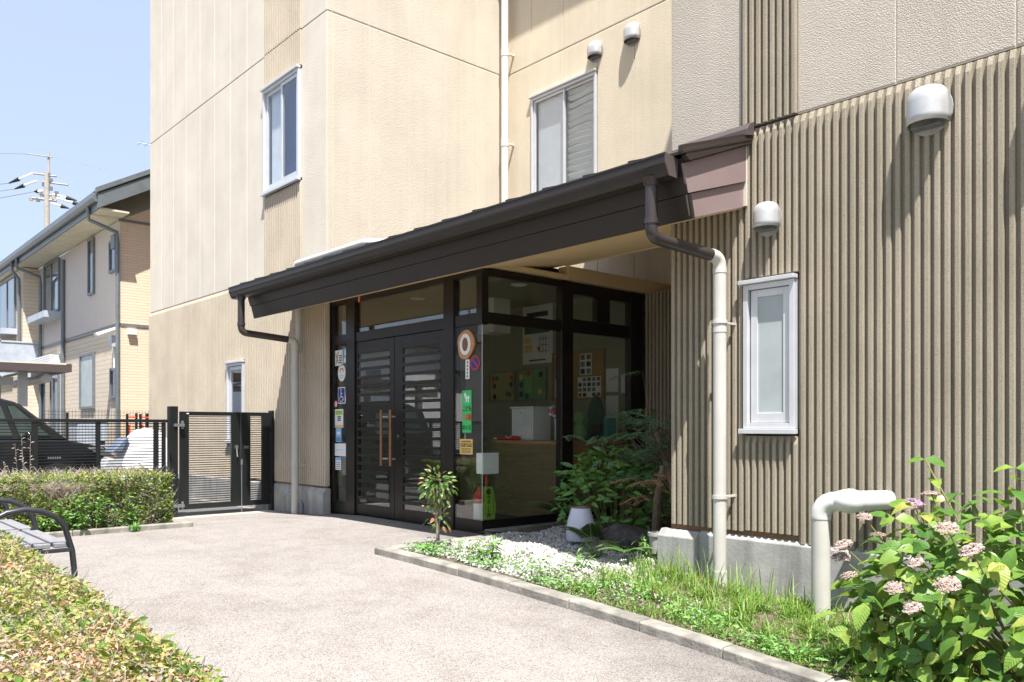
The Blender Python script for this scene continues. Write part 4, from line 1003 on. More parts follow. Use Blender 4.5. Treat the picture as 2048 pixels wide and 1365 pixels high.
# ------------------------------------------------------------------ far clipped hedge
HF = thing('clipped_hedge', 'patchy clipped hedge of green leaves and bare grey twigs below the slat fence', 'hedge', (-10.1, 1.6, g(-10)))
fx0, fx1, fy0, fy1, fh = -11.05, -9.78, -2.2, 3.44, .62
gz_ = g(-10.2)
MB().box(fx0 + .05, fx1 - .16, fy0, fy1 - .16, gz_, fh - .14).build('branches', 'bark', HF)
def fh_points(n, face):
    if face == 0:
        x = NR.uniform(fx0, fx1, n); y = NR.uniform(fy0, fy1, n); z = fh + .025 * vnoise(x, y, 5, 2) - .05 * np.clip((x - fx1 + .15) / .15, 0, 1) ** 2; nn = np.array([0, 0, 1.])
        a, b = x, y
    elif face == 1:
        y = NR.uniform(fy0, fy1, n); z = NR.uniform(gz_ + .05, fh, n); x = fx1 - .03 + .045 * vnoise(y, z, 6, 3) - .06 * (fh - z) * 0; nn = np.array([1., 0, .2]); a, b = y, z * 2.2
    else:
        x = NR.uniform(fx0, fx1, n); z = NR.uniform(gz_ + .05, fh, n); y = fy1 - .03 + .04 * vnoise(x, z, 7, 8); nn = np.array([0, 1., .2]); a, b = x, z * 2.2
    return np.stack([x, y, z], 1), nn, vnoise(a, b, 2.6, 6) + .35 * vnoise(a, b, 7, 1)
for face, n in ((0, 9000), (1, 22000), (2, 6000)):
    P, nn, dens = fh_points(n, face)
    keep = NR.rand(n) < np.clip(.55 + .95 * dens, .06, 1); P = P[keep]; k = len(P)
    P = P - nn * NR.uniform(0, .06, (k, 1))
    leaves('foliage', P, rdir(k, -.2, .9) + nn * .4, rdir(k, 0, 1.2) + nn * .9, NR.uniform(.028, .05, k), NR.uniform(.016, .027, k), 'leaf_far', HF, np.clip(NR.normal(.42, .22, k) + (P[:, 2] > fh - .04) * .22, 0, 1), False, 'stuff')
n = 9000
fa = NR.rand(n); P, nn, d0 = fh_points(n, 1); P2, n2, d2 = fh_points(n, 0); sel = fa < .3; P[sel] = P2[sel]
P[:, 0] -= NR.uniform(0, .07, n) * (~sel); P[:, 2] -= NR.uniform(0, .05, n)
d = rdir(n, .3, 1.6); L = NR.uniform(.05, .13, n)[:, None]; S = unit(np.cross(d, rdir(n, -1, 1))) * .0028
T = P + unit(d) * L
V = np.stack([P - S, P + S, T + S * .5, T - S * .5], 1).reshape(-1, 3)
npmesh('twigs', V, np.arange(4 * n).reshape(-1, 4), 'twig', HF, None, 'stuff')
# bright weed at the foot of the far hedge
WD = thing('weed_plant', 'bright green leafy weed growing in front of the far hedge', 'weed', (-9.42, 2.45, g(-9.4)))
Pp = []; Dd = []; Nn = []
st = MB()
for k in range(26):
    bx, by_ = -9.82 + R.uniform(-.05, .10), 2.55 + R.gauss(0, .26); h = R.uniform(.18, .46); tx, ty = bx + R.uniform(-.02, .16), by_ + R.uniform(-.16, .16)
    st.tube([(bx, by_, g(-9.4)), ((bx + tx) / 2 - .01, (by_ + ty) / 2, h * .6), (tx, ty, h)], [.005, .004, .002], 5)
    for q in range(16):
        t = .25 + .75 * q / 16; a = R.uniform(0, 6.3)
        Pp.append((bx + (tx - bx) * t, by_ + (ty - by_) * t, g(-9.4) + (h - g(-9.4)) * t)); Dd.append((math.cos(a), math.sin(a), R.uniform(-.3, .5))); Nn.append((R.uniform(-.3, .5), R.uniform(-.3, .3), 1))
st.build('stems', 'stem', WD)
leaves('foliage', Pp, Dd, Nn, NR.uniform(.05, .085, len(Pp)), NR.uniform(.022, .034, len(Pp)), 'leaf_weed', WD, NR.uniform(0, 1, len(Pp)), True)
# spindly weed standing against the fence
WF = thing('weed_plant', 'spindly pale weed standing tall against the slat fence', 'weed', (-11.0, 2.0, g(-11)))
Pp = []; Dd = []; Nn = []; st = MB()
for k in range(5):
    x0, y0 = -11.12 + R.uniform(-.05, .05), 2.17 + R.uniform(-.12, .12); tx, ty, h = x0 + R.uniform(-.05, .08), y0 + R.uniform(-.16, .1), R.uniform(.75, 1.08)
    st.tube([(x0, y0, g(-11)), ((x0 + tx) / 2, (y0 + ty) / 2, h * .55), (tx, ty, h)], [.005, .004, .002], 5)
    for q in range(22):
        t = .3 + .7 * q / 22; a = R.uniform(0, 6.3); Pp.append((x0 + (tx - x0) * t, y0 + (ty - y0) * t, h * t)); Dd.append((math.cos(a), math.sin(a), R.uniform(.0, .8))); Nn.append((0.4, 0, 1))
st.build('stems', 'twig', WF); leaves('foliage', Pp, Dd, Nn, NR.uniform(.03, .055, len(Pp)), NR.uniform(.012, .02, len(Pp)), 'petal', WF, NR.uniform(0, 1, len(Pp)), False)
def tuft(name, label, cat, x, y, n, h, spread, z0, m='grass', wd=.006, seed=1):
    t = thing(name, label, cat, (x, y, z0)); r_ = np.random.RandomState(seed)
    blades('blades', np.stack([x + r_.normal(0, .02, n), y + r_.normal(0, .02, n), np.full(n, z0)], 1), r_.uniform(.5, 1, n) * h, spread, wd, m, t, r_); return t
def blades(name, P, H, spread, wd, m, parent, r_, kind=None):
    n = len(P); a = r_.uniform(0, 2 * math.pi, n); d = np.stack([np.cos(a), np.sin(a), np.zeros(n)], 1); s = np.stack([-np.sin(a), np.cos(a), np.zeros(n)], 1)
    b = r_.uniform(.15, 1, n)[:, None] * spread; H = H[:, None]; Wd = (wd * r_.uniform(.6, 1.3, n))[:, None]; up = np.array([0, 0, 1.])
    rows = []
    for t, ww in ((0, 1), (.4, .9), (.75, .6), (1, .05)):
        c = P + up * H * (t - .42 * t * t * b) + d * H * b * t ** 1.8
        rows += [c - s * Wd * ww * .5, c + s * Wd * ww * .5]
    V = np.stack(rows, 1).reshape(-1, 3)
    F = np.array([[0, 1, 3, 2], [2, 3, 5, 4], [4, 5, 7, 6]]); FF = (F[None] + (np.arange(n) * 8)[:, None, None]).reshape(-1, 4)
    return npmesh(name, V, FF, m, parent, np.repeat(r_.uniform(0, 1, n), 3), kind, smooth=True)
tuft('weed_tuft', 'small grass tuft sprouting by the kerb below the far hedge', 'weed', -9.6, 2.95, 60, .13, 1.1, g(-9.2), 'leaf_weed', .012, 3)

# ------------------------------------------------------------------ gravel and grass in the bed
def bz(x, y):
    e = np.clip(np.minimum((y - 4.15) / .3 + .2, 1), 0, 1)
    return gv(x) + .045 + .035 * e * np.sin(x * 5.1 + y * 3.3) * np.sin(y * 4.2 - x * 2.1)
n = 26000
x = NR.uniform(-6.22, -3.2, n); y = NR.uniform(4.22, 6.9, n)
dens = np.where(y > 5.45, 1.0, np.clip(1.1 - (x + 4.8) * 1.2, 0, 1)) * np.where(y < 4.62 + .12 * np.sin(x * 4), .38, 1)
keep = (NR.rand(n) < dens) & ~((y > 5.42) & (x > -4.33)) & ~((x < -6.0) & (y > 5.6) & (x < -6.6)); x, y = x[keep], y[keep]; n = len(x)
ico = np.array([(0, 0, 1), (.894, 0, .447), (.276, .851, .447), (-.724, .526, .447), (-.724, -.526, .447), (.276, -.851, .447), (.724, .526, -.447), (-.276, .851, -.447), (-.894, 0, -.447), (-.276, -.851, -.447), (.724, -.526, -.447), (0, 0, -1)])
icf = np.array([(0, 1, 2), (0, 2, 3), (0, 3, 4), (0, 4, 5), (0, 5, 1), (1, 6, 2), (2, 7, 3), (3, 8, 4), (4, 9, 5), (5, 10, 1), (2, 6, 7), (3, 7, 8), (4, 8, 9), (5, 9, 10), (1, 10, 6), (11, 7, 6), (11, 8, 7), (11, 9, 8), (11, 10, 9), (11, 6, 10)])
sz = NR.uniform(.009, .019, (n, 1, 1)) * NR.uniform(.6, 1.25, (n, 1, 3)); jit = NR.uniform(.75, 1.2, (n, 12, 1))
an = NR.uniform(0, 6.28, n); ca, sa = np.cos(an)[:, None], np.sin(an)[:, None]
pv = ico[None] * jit * sz; px_, py_ = pv[:, :, 0] * ca - pv[:, :, 1] * sa, pv[:, :, 0] * sa + pv[:, :, 1] * ca
V = np.stack([px_ + x[:, None], py_ + y[:, None], pv[:, :, 2] + (bz(x, y) + NR.uniform(0, .014, n))[:, None]], 2).reshape(-1, 3)
npmesh('gravel', V, (icf[None] + (np.arange(n) * 12)[:, None, None]).reshape(-1, 3), 'pebble', None, np.repeat(NR.rand(n), 20), 'stuff')
def grass_patch(name, n, x0, x1, y0, y1, h, spread, wd, fn, seed, m='grass'):
    r_ = np.random.RandomState(seed); x = r_.uniform(x0, x1, n); y = r_.uniform(y0, y1, n); k = r_.rand(n) < fn(x, y); x, y = x[k], y[k]
    H = h * r_.uniform(.35, 1.0, len(x)) ** 1.2
    blades(name, np.stack([x, y, bz(x, y) - .01], 1), H, spread, wd, m, None, r_, 'stuff')
grass_patch('grass', 30000, -5.0, 1.2, 4.16, 5.46, .095, 1.3, .0065, lambda x, y: np.clip(.3 + (x + 4.4) * .8, 0, 1) * np.clip(.7 + .9 * vnoise(x, y, 5, 2), .12, 1), 21)
grass_patch('grass', 420, -4.3, .8, 4.2, 5.44, .36, .9, .0075, lambda x, y: np.clip(.35 + .7 * vnoise(x, y, 3, 4), 0.05, 1), 22)
r_ = np.random.RandomState(31); cx_ = r_.uniform(-4.4, .6, 95); cy_ = r_.uniform(4.3, 5.4, 95); k_ = r_.randint(0, 95, 3600)
x = cx_[k_] + r_.normal(0, .035, 3600); y = np.clip(cy_[k_] + r_.normal(0, .035, 3600), 4.19, 5.46)
blades('grass', np.stack([x, y, bz(x, y) - .01], 1), (.10 + .13 * ((k_ * .618) % 1)) * r_.uniform(.6, 1.1, 3600), 1.3, .009, 'grass', None, r_, 'stuff')
grass_patch('grass', 420, -4.3, -3.0, 4.9, 5.44, .34, .75, .0075, lambda x, y: x * 0 + .7, 23)
# low leafy ground cover along the kerb
n = 4800; x = NR.uniform(-6.2, -1.0, n); y = 4.17 + np.abs(NR.normal(0, .26, n)); k = NR.rand(n) < np.clip(.5 + .8 * vnoise(x, y, 4, 9), .05, 1); x, y = x[k], y[k]; n = len(x)
P = np.stack([x, y, bz(x, y) + NR.uniform(0, .09, n)], 1)
leaves('ground_cover', P, rdir(n, -.1, .9), rdir(n, .5, 2), NR.uniform(.022, .05, n), NR.uniform(.012, .022, n), 'leaf_weed', None, NR.rand(n), True, 'stuff')
n = 500; x = NR.uniform(-5.9, -3.0, n); y = 4.2 + np.abs(NR.normal(0, .22, n)); P = np.stack([x, y, bz(x, y) + NR.uniform(.05, .11, n)], 1)
leaves('ground_cover', P, rdir(n, 0, .6), rdir(n, .8, 2), .016, .012, 'petal_v', None, NR.rand(n), False, 'stuff')
# individual weeds in the bed
def weed(label, x, y, h, n, L, m='leaf_weed', wd=.4, spread=.16, stems=5):
    t = thing('weed_plant', label, 'weed', (x, y, float(bz(np.array([x]), np.array([y]))[0]))); z0 = t.location.z; Pp = []; Dd = []; Nn = []; st = MB()
    for k in range(stems):
        a = R.uniform(0, 6.3); tx, ty, hh_ = x + spread * math.cos(a) * R.random(), y + spread * math.sin(a) * R.random(), h * R.uniform(.6, 1)
        st.tube([(x, y, z0 - .02), ((x + tx) / 2, (y + ty) / 2, z0 + hh_ * .6), (tx, ty, z0 + hh_)], [.004, .003, .002], 5)
        for q in range(n // stems):
            f = .2 + .8 * q / (n // stems); b = R.uniform(0, 6.3); Pp.append((x + (tx - x) * f, y + (ty - y) * f, z0 + hh_ * f)); Dd.append((math.cos(b), math.sin(b), R.uniform(-.2, .6))); Nn.append((0, 0, 1))
    st.build('stems', 'stem', t); me = leaf_mesh('leaf', L, L * wd, m, .2, .25)
    leaves('foliage', Pp, Dd, Nn, NR.uniform(.7, 1.1, len(Pp)) * L, NR.uniform(.7, 1.1, len(Pp)) * L * wd, m, t, NR.rand(len(Pp)), True, curl=.3)
    return t
weed('tall pale green weed with drooping leaves beside the glass corner', -5.35, 4.55, .26, 26, .11, wd=.35)
weed('low bushy weed on the kerb side of the white gravel', -5.3, 4.4, .18, 60, .06)
weed('narrow leaved weed between the sapling and the gravel', -5.55, 4.5, .16, 20, .10, wd=.16)
weed('weed by the grey pier base with arching leaves', -4.55, 4.8, .17, 26, .09, wd=.2)
weed('small broad leaved weed close to the kerb corner', -6.05, 4.32, .10, 30, .05, wd=.6)

# ------------------------------------------------------------------ sapling
SP = thing('sapling', 'small sapling with a round leafy head in front of the glass doors', 'tree', (-6.0, 4.45, .04))
st = MB(); tips = []
b0 = Vector((-6.0, 4.45, .04))
for k, (dx, dy, h) in enumerate(((-.01, .0, .55), (.05, .02, .52), (.02, -.02, .34), (-.05, .01, .42), (.0, .03, .6))):
    a = b0 + Vector((R.uniform(-.015, .015), R.uniform(-.015, .015), 0)); m_ = b0 + Vector((dx * .3, dy * .3, h * .45)); e = b0 + Vector((dx, dy, h))
    st.tube([a, m_, e], [.011, .008, .005], 7); tips.append((m_, e))
    for q in range(4):
        s0 = m_.lerp(e, .3 + .2 * q); an = R.uniform(0, 6.3); e2 = s0 + Vector((math.cos(an) * .09, math.sin(an) * .09, R.uniform(.03, .12))); st.tube([s0, e2], [.004, .002], 5); tips.append((s0, e2))
st.build('trunk', 'twig', SP, smooth=True)
lm = [leaf_mesh('leaf', .062, .033, 'leaf_tree', .25, .3), leaf_mesh('leaf', .05, .026, 'leaf_tree', .35, .15)]
for i in range(210):
    if i < 165:
        while True:
            v = Vector((R.uniform(-1, 1), R.uniform(-1, 1), R.uniform(-1, 1)))
            if .25 < v.length < 1: break
        p = b0 + Vector((0, 0, .57)) + Vector((v.x * .15, v.y * .15, v.z * .175)); d = v + Vector((0, 0, -.35))
    else:
        v = Vector((R.uniform(-1, 1), R.uniform(-1, 1), R.uniform(-1, 1))); p = b0 + Vector((0, 0, .29)) + Vector((v.x * .085, v.y * .085, v.z * .09)); d = v + Vector((0, 0, -.4))
    inst('leaf', lm[i % 2], SP, frame_mtx(p, d, (R.uniform(-.4, 1.1), R.uniform(-1.1, .4), .7), R.uniform(.7, 1.15), SP))

# ------------------------------------------------------------------ plants, pot and stone in the niche
PT = thing('ceramic_pot', 'pale lilac tapered ceramic jar standing upside down on the gravel', 'pot', (-5.42, 5.72, .09))
MB().lathe([(.0, .06), (.135, .07), (.142, .10), (.140, .17), (.128, .25), (.108, .32), (.094, .37), (.088, .385), (.0, .387)], -5.42, 5.72, 32).build('jar', 'pot', PT, smooth=True)
MB().lathe([(.089, .378), (.096, .383), (.093, .394), (.07, .392)], -5.42, 5.72, 32).build('rim', 'clay', PT, smooth=True)
def blob(name, label, cat, c, r_, m, seed, sq=.7):
    b = bmesh.new(); bmesh.ops.create_icosphere(b, subdivisions=3, radius=1)
    rr = random.Random(seed); o1 = rr.uniform(0, 9)
    for v in b.verts:
        q = v.co; f = 1 + .16 * math.sin(q.x * 3 + o1) * math.cos(q.y * 2.7 + o1) + .09 * math.sin(q.z * 6 + q.x * 5 + o1)
        v.co = Vector((q.x * r_ * f, q.y * r_ * f * .8, max(q.z, -.4) * r_ * f * sq))
    me = bpy.data.meshes.new(name); b.to_mesh(me); b.free(); o = bpy.data.objects.new(name, me); C.objects.link(o); me.materials.append(M[m]); o.location = c; W[o.name] = Vector(c)
    me.polygons.foreach_set('use_smooth', [True] * len(me.polygons)); return tag(o, label, cat)
blob('garden_stone', 'dark rounded garden stone among the ferns beside the pale jar', 'stone', (-5.22, 6.1, .06), .25, 'rock', 3, .62)
blob('garden_stone', 'smaller dark stone behind the grey pier base', 'stone', (-4.55, 5.75, .06), .15, 'rock', 8, .8)
SH = thing('glossy_shrub', 'dark glossy leaved shrub filling the niche behind the pale jar', 'shrub', (-5.75, 6.6, .08))
st = MB(); lm = [leaf_mesh('leaf', .135, .048, 'leaf_dark', .2, .2), leaf_mesh('leaf', .12, .05, 'leaf_dark', .25, .35), leaf_mesh('leaf', .11, .038, 'leaf_dark', .3, .15)]
cnt = 0; tipsS = []
for k in range(30):
    a = R.uniform(0, 6.3); r_ = R.uniform(.15, 1) ; bx, by_ = -5.75 + .12 * math.cos(a), 6.6 + .12 * math.sin(a)
    tx, ty, tz = -5.70 + .66 * r_ * math.cos(a), 6.55 + .70 * r_ * math.sin(a), .08 + (1.0 - .55 * r_ * r_) * R.uniform(.7, 1)
    st.tube([(bx, by_, .06), ((bx + tx) / 2, (by_ + ty) / 2, tz * .6), (tx, ty, tz)], [.008, .006, .003], 6); tipsS.append((tx, ty, tz, a))
    for q in range(10):
        f = 1 - .07 * (q // 2); an = a + q * 2.4
        p = Vector((bx + (tx - bx) * f, by_ + (ty - by_) * f, .1 + (tz - .1) * f)); d = (math.cos(an), math.sin(an), R.uniform(-.35, .45))
        if p.x > -4.32 and p.y > 5.45: continue
        inst('leaf', lm[q % 3], SH, frame_mtx(p, d, (R.uniform(-.1, 1.1), R.uniform(-1.2, -.1), R.uniform(.3, .9)), R.uniform(.75, 1.15), SH)); cnt += 1
st.build('stems', 'stem', SH)
n = 700; v = unit(NR.normal(0, 1, (n, 3))); rr_ = NR.uniform(.45, 1, n) ** .5
P = np.stack([-5.70 + .62 * rr_ * v[:, 0], 6.5 + .62 * rr_ * v[:, 1], .42 + .5 * rr_ * v[:, 2]], 1)
leaves('foliage', P, rdir(n, -.5, .4) + v * .5, v * .6 + np.stack([NR.uniform(-.1, .8, n), NR.uniform(-.9, .1, n), NR.uniform(.2, .9, n)], 1), NR.uniform(.08, .13, n), NR.uniform(.03, .05, n), 'leaf_darkj', SH, NR.rand(n), True, 'stuff')
ND = thing('feathery_shrub', 'tall feathery shrub with fine leaflets and a few bronze sprays leaning from the niche', 'shrub', (-4.6, 6.6, .08))
st = MB(); Pp = []; Dd = []; Nn = []; rn = []
st.tube([(-4.75, 6.4, .05), (-4.85, 6.4, .6), (-5.0, 6.35, 1.1)], [.05, .04, .025], 8).tube([(-4.9, 6.2, .05), (-4.72, 6.0, .5), (-4.66, 6.0, .8)], [.045, .035, .02], 8)
for k in range(70):
    low = k >= 64
    if low: cx, cy, cz = -4.72 + R.uniform(-.22, .1), 6.0 + R.uniform(-.2, .2), R.uniform(.5, .8)
    else: cx, cy, cz = -5.05 + R.gauss(0, .26), 6.35 + R.gauss(0, .22), 1.06 + R.gauss(0, .17)
    cx = min(cx, -4.36); a = R.uniform(0, 6.3); ln = R.uniform(.18, .32)
    st.tube([(cx * .5 - 2.42, 6.4, .8 if not low else .4), (cx, cy, cz)], [.005, .002], 4)
    for q in range(22):
        f = q / 22; sd = 1 if q % 2 else -1; b = a + sd * 1.05
        px0 = Vector((cx + ln * f * math.cos(a), cy + ln * f * math.sin(a), cz - .25 * ln * f * f))
        for z in range(3):
            s2 = .02 + .028 * z; p = px0 + Vector((math.cos(b) * s2, math.sin(b) * s2, -.01 * z))
            if p.x > -4.26: continue
            Pp.append(p); bb = b + (z - 1) * .7 * sd; Dd.append((math.cos(bb), math.sin(bb), R.uniform(-.4, .2))); Nn.append((R.uniform(-.1, .9), R.uniform(-1, .0), .7)); rn.append(R.uniform(.86, 1) if low else R.uniform(0, .8))
st.build('stems', 'bark', ND); leaves('foliage', Pp, Dd, Nn, NR.uniform(.03, .045, len(Pp)), NR.uniform(.010, .015, len(Pp)), 'leaf_nand', ND, np.array(rn), False)
def fern(label, x, y, z, n, L, seed, az0=None):
    t = thing('fern', label, 'fern', (x, y, z)); rr = random.Random(seed); Pp = []; Dd = []; Nn = []; sz = []; st = MB()
    for k in range(n):
        a = (az0 if az0 is not None else 0) + (rr.uniform(-.7, .7) if az0 is not None else 6.28 * k / n + rr.uniform(-.3, .3)); ll = L * rr.uniform(.7, 1.1); up = rr.uniform(.5, 1.0); pts = []
        for q in range(9):
            f = q / 8; pts.append(Vector((x + ll * math.cos(a) * f, y + ll * math.sin(a) * f, z + ll * up * (f - .75 * f * f))))
        st.tube(pts, [.003] * 8 + [.001], 4)
        for q in range(4, 34):
            f = q / 34; i = min(7, int(f * 8)); p = pts[i].lerp(pts[i + 1], f * 8 - i)
            for sd in (-1, 1):
                b = a + sd * 1.25; Pp.append(p); Dd.append((math.cos(b), math.sin(b), -.1)); Nn.append((0, 0, 1)); sz.append(ll * .22 * (1 - f) ** .7 + .006)
    st.build('stalks', 'stem', t); sz = np.array(sz); leaves('fronds', Pp, Dd, Nn, sz, np.minimum(sz * .3, .014), 'fern', t, NR.rand(len(sz)), False); return t
fern('fern with fronds reaching over the front of the pale jar', -5.12, 5.55, .12, 6, .42, 3, 2.9)
fern('fern against the glass post behind the pale jar', -6.25, 6.3, .22, 6, .40, 5, 3.4)
fern('low spreading fern by the grey pier base', -4.55, 5.35, .08, 9, .30, 7)
weed('dark leafy plant at the foot of the niche stones', -4.95, 5.45, .2, 60, .08, 'leaf_weed', .35, .3, 8)
weed('dark leafy plant beside the ceramic dish by the pier', -4.45, 5.6, .26, 60, .08, 'leaf_weed', .4, .2, 8)
t = thing('flowerpot', 'small grey flowerpot half hidden beside the pier base', 'pot', (-4.42, 5.55, .06))
MB().lathe([(.0, .07), (.06, .07), (.075, .22), (.085, .22), (.085, .25), (.07, .25), (.065, .2), (0, .19)], -4.42, 5.62, 20).build('pot', 'plinth', t, smooth=True)

# ------------------------------------------------------------------ hydrangea
HY = thing('hydrangea', 'large hydrangea with broad green leaves and faded pink flower heads against the ribbed wall', 'shrub', (-1.3, 4.65, g(-1.3)))
hb = Vector((-1.28, 4.68, g(-1.3) + .05)); st = MB()
lm = [leaf_mesh('leaf', .150, .105, 'leaf_hyd', .18, .22, .03, 9), leaf_mesh('leaf', .135, .088, 'leaf_hyd', .25, .35, .03, 9), leaf_mesh('leaf', .115, .08, 'leaf_hyd', .12, .1, .03, 9)]
def floret_head(r_, seed, m):
    rr = np.random.RandomState(seed); n = 85; u = rr.uniform(0, 1, n); a = rr.uniform(0, 6.28, n); q = np.sqrt(u) * r_
    P = np.stack([q * np.cos(a), q * np.sin(a), .30 * r_ * (1 - u) + rr.uniform(-.006, .006, n)], 1)
    PP = np.repeat(P, 4, 0); b = (np.tile(np.arange(4), n) * math.pi / 2 + np.repeat(rr.uniform(0, 6, n), 4))
    D = np.stack([np.cos(b), np.sin(b), rr.uniform(-.1, .5, 4 * n)], 1); N = np.tile([[0, 0, 1.]], (4 * n, 1)) + np.repeat(np.stack([np.cos(a), np.sin(a), 0 * a], 1) * (u[:, None]), 4, 0) * .8
    V, F, c = leaf_arrays(PP, D, N, .013, .012, False)
    o = npmesh('flower_head', V, F, m, None, np.repeat(np.repeat(rr.rand(n), 4), c)); me = o.data; bpy.data.objects.remove(o); return me
fm = [floret_head(.058, 1, 'petal'), floret_head(.05, 2, 'petal'), floret_head(.065, 3, 'petal_v')]
HC = Vector((-1.22, 4.66, .14)); HRx, HRy, HRz = 1.10, .66, .66
def hsurf(u, v_, r_):
    a, b = u, v_; lump = 1 + .13 * math.sin(3 * a + 1) * math.cos(2 * b) + .07 * math.sin(7 * a + 2 * b)
    return HC + Vector((HRx * math.cos(a) * math.cos(b), HRy * math.sin(a) * math.cos(b), HRz * math.sin(b))) * (r_ * lump), Vector((math.cos(a) * math.cos(b), math.sin(a) * math.cos(b), math.sin(b)))
def hleaf(p, o, sc, obj, k):
    d = Vector((R.uniform(-1, 1), R.uniform(-1, 1), R.uniform(-.7, .25))) + o * .35
    n_ = o * .75 + Vector((R.uniform(-.5, .6), R.uniform(-.7, .3), R.uniform(.35, .9)))
    if p.y > 5.38: p = Vector((p.x, 5.38 - R.uniform(0, .1), p.z)); d.y = -abs(d.y)
    if obj: inst('leaf', lm[k % 3], HY, frame_mtx(p, d, n_, sc, HY))
    else: XP.append(tuple(p)); XD.append(tuple(d)); XN.append(tuple(n_))
XP = []; XD = []; XN = []; li = 0
for k in range(300):
    u = R.uniform(math.pi * .85, math.pi * 2.05); v_ = math.asin(R.uniform(-.45, 1))
    p, o = hsurf(u, v_, R.uniform(.84, 1.03)); p.z = max(p.z, g(p.x) + .1)
    hleaf(p, o, R.uniform(.52, 1.05), True, k)
for k in range(1100):
    u = R.uniform(0, 6.283); v_ = math.asin(R.uniform(-.5, .98)); p, o = hsurf(u, v_, R.uniform(.5, 1.0)); p.z = max(p.z, g(p.x) + .08); hleaf(p, o, 1, False, k)
# shoots standing out of the mound, with opposite leaf pairs
for tip, base in (((-1.97, 5.0, .96), (-1.55, 4.8, .2)), ((-2.08, 4.85, .62), (-1.6, 4.75, .1)), ((-2.32, 4.72, .22), (-1.7, 4.7, .0)), ((-1.0, 4.1, .5), (-1.1, 4.5, .0)), ((-1.35, 4.5, .95), (-1.3, 4.6, .2))):
    a, b = Vector(base), Vector(tip); st.tube([a, a.lerp(b, .5) + Vector((0, 0, .06)), b], [.008, .006, .004], 6)
    for q in range(5):
        p = a.lerp(b, 1 - .17 * q) + Vector((0, 0, .05 * (1 - abs(1 - .34 * q)))); an = 1.57 * q + .5
        for sd in (0, math.pi):
            XP.append(tuple(p)); XD.append((math.cos(an + sd), math.sin(an + sd), R.uniform(-.4, .3))); XN.append((R.uniform(-.2, .6), R.uniform(-.9, .0), .7))
for k in range(34):
    p, o = hsurf(R.uniform(math.pi * .8, math.pi * 2.1), math.asin(R.uniform(-.1, .95)), .92); b = hb + Vector((R.uniform(-.18, .18), R.uniform(-.12, .12), 0))
    st.tube([b, b.lerp(p, .55) + Vector((0, 0, .08)), p], [.009, .007, .004], 6)
for k in range(26):
    u = math.pi * R.uniform(.9, 2.1); p, o = hsurf(u, math.asin(R.uniform(.1, .98)), 1.05)
    if p.y > 5.3: continue
    e = p + Vector((0, 0, .05)); st.tube([p - o * .12, e], [.004, .003], 5)
    inst('flower_head', fm[2 if k in (3, 9, 17) else k % 2], HY, frame_mtx(e, (1, 0, R.uniform(-.2, .2)), o * .6 + Vector((R.uniform(-.2, .3), R.uniform(-.5, .0), 1)), R.uniform(.65, 1.0), HY))
st.build('stems', 'stem', HY, smooth=True)
n = len(XP); leaves('foliage', XP, XD, XN, NR.uniform(.08, .145, n), NR.uniform(.055, .095, n), 'leaf_hydj', HY, NR.rand(n), True, 'stuff', fold=.12, curl=.22)

# ------------------------------------------------------------------ bottles by the tower plinth
def bottle(label, x, y, h, r_, m, capm):
    z0 = g(x) + .002; t = thing('plastic_bottle', label, 'bottle', (x, y, z0))
    MB().lathe([(.0, z0), (r_, z0 + .005), (r_, z0 + h * .33), (r_ * .93, z0 + h * .36), (r_, z0 + h * .4), (r_, z0 + h * .68), (r_ * .4, z0 + h * .88), (r_ * .38, z0 + h * .93)], x, y, 18).build('body', m, t, smooth=True)
    MB().lathe([(.0, z0 + h), (r_ * .42, z0 + h), (r_ * .42, z0 + h * .92)], x, y, 14).build('cap', capm, t)
M['pet'] = glass('clear_plastic', (.93, .95, .96), 1.35)
bottle('large clear plastic bottle with a blue cap left of the pale downpipe', -10.83, 5.38, .31, .048, 'pet', 'lblue')
bottle('small grey bottle right of the pale downpipe foot', -10.44, 5.40, .19, .036, 'hframe', 'hframe')

# ------------------------------------------------------------------ neighbour house
H = thing('house', 'two-storey cream and orange house with a grey tiled roof beyond the fence', 'house', (-24, 9, -.1))
hx, hy = -20.1, 5.85; hz = 5.93; wx = -28.06
MB().box(-34, wx, 5.43, 13.8, -.2, hz).box(wx, hx - .02, hy + .02, 13.9, -.2, hz).build('wall_core', 'hwall', H)
MB().box(wx + .02, -24.98, hy, hy + .018, 3.46, hz).box(-24.96, hx - .01, hy - .004, hy + .018, 3.57, hz).build('upper_wall', 'hgrey', H)
MB().box(wx + .02, hx - .01, hy - .002, hy + .018, -.2, 3.45).build('lower_wall', 'hwall', H)
MB().prism([(hy, -.2), (13.9, -.2), (13.9, hz), (9.87, hz + 2.25), (hy, hz)], 0, hx - .02, hx).build('gable_wall', 'htile', H)
MB().box(wx, hx - .002, hy - .022, hy - .005, 3.48, 3.55).box(hx, hx + .018, hy, 13.9, 3.48, 3.55).build('belt_course', 'hframe', H)
MB().box(hx - .05, hx + .025, hy - .02, hy + .05, 5.90, 5.97).box(hx + .001, hx + .02, hy + .04, 13.9, 5.90, 5.96).build('trim', 'hframe', H)
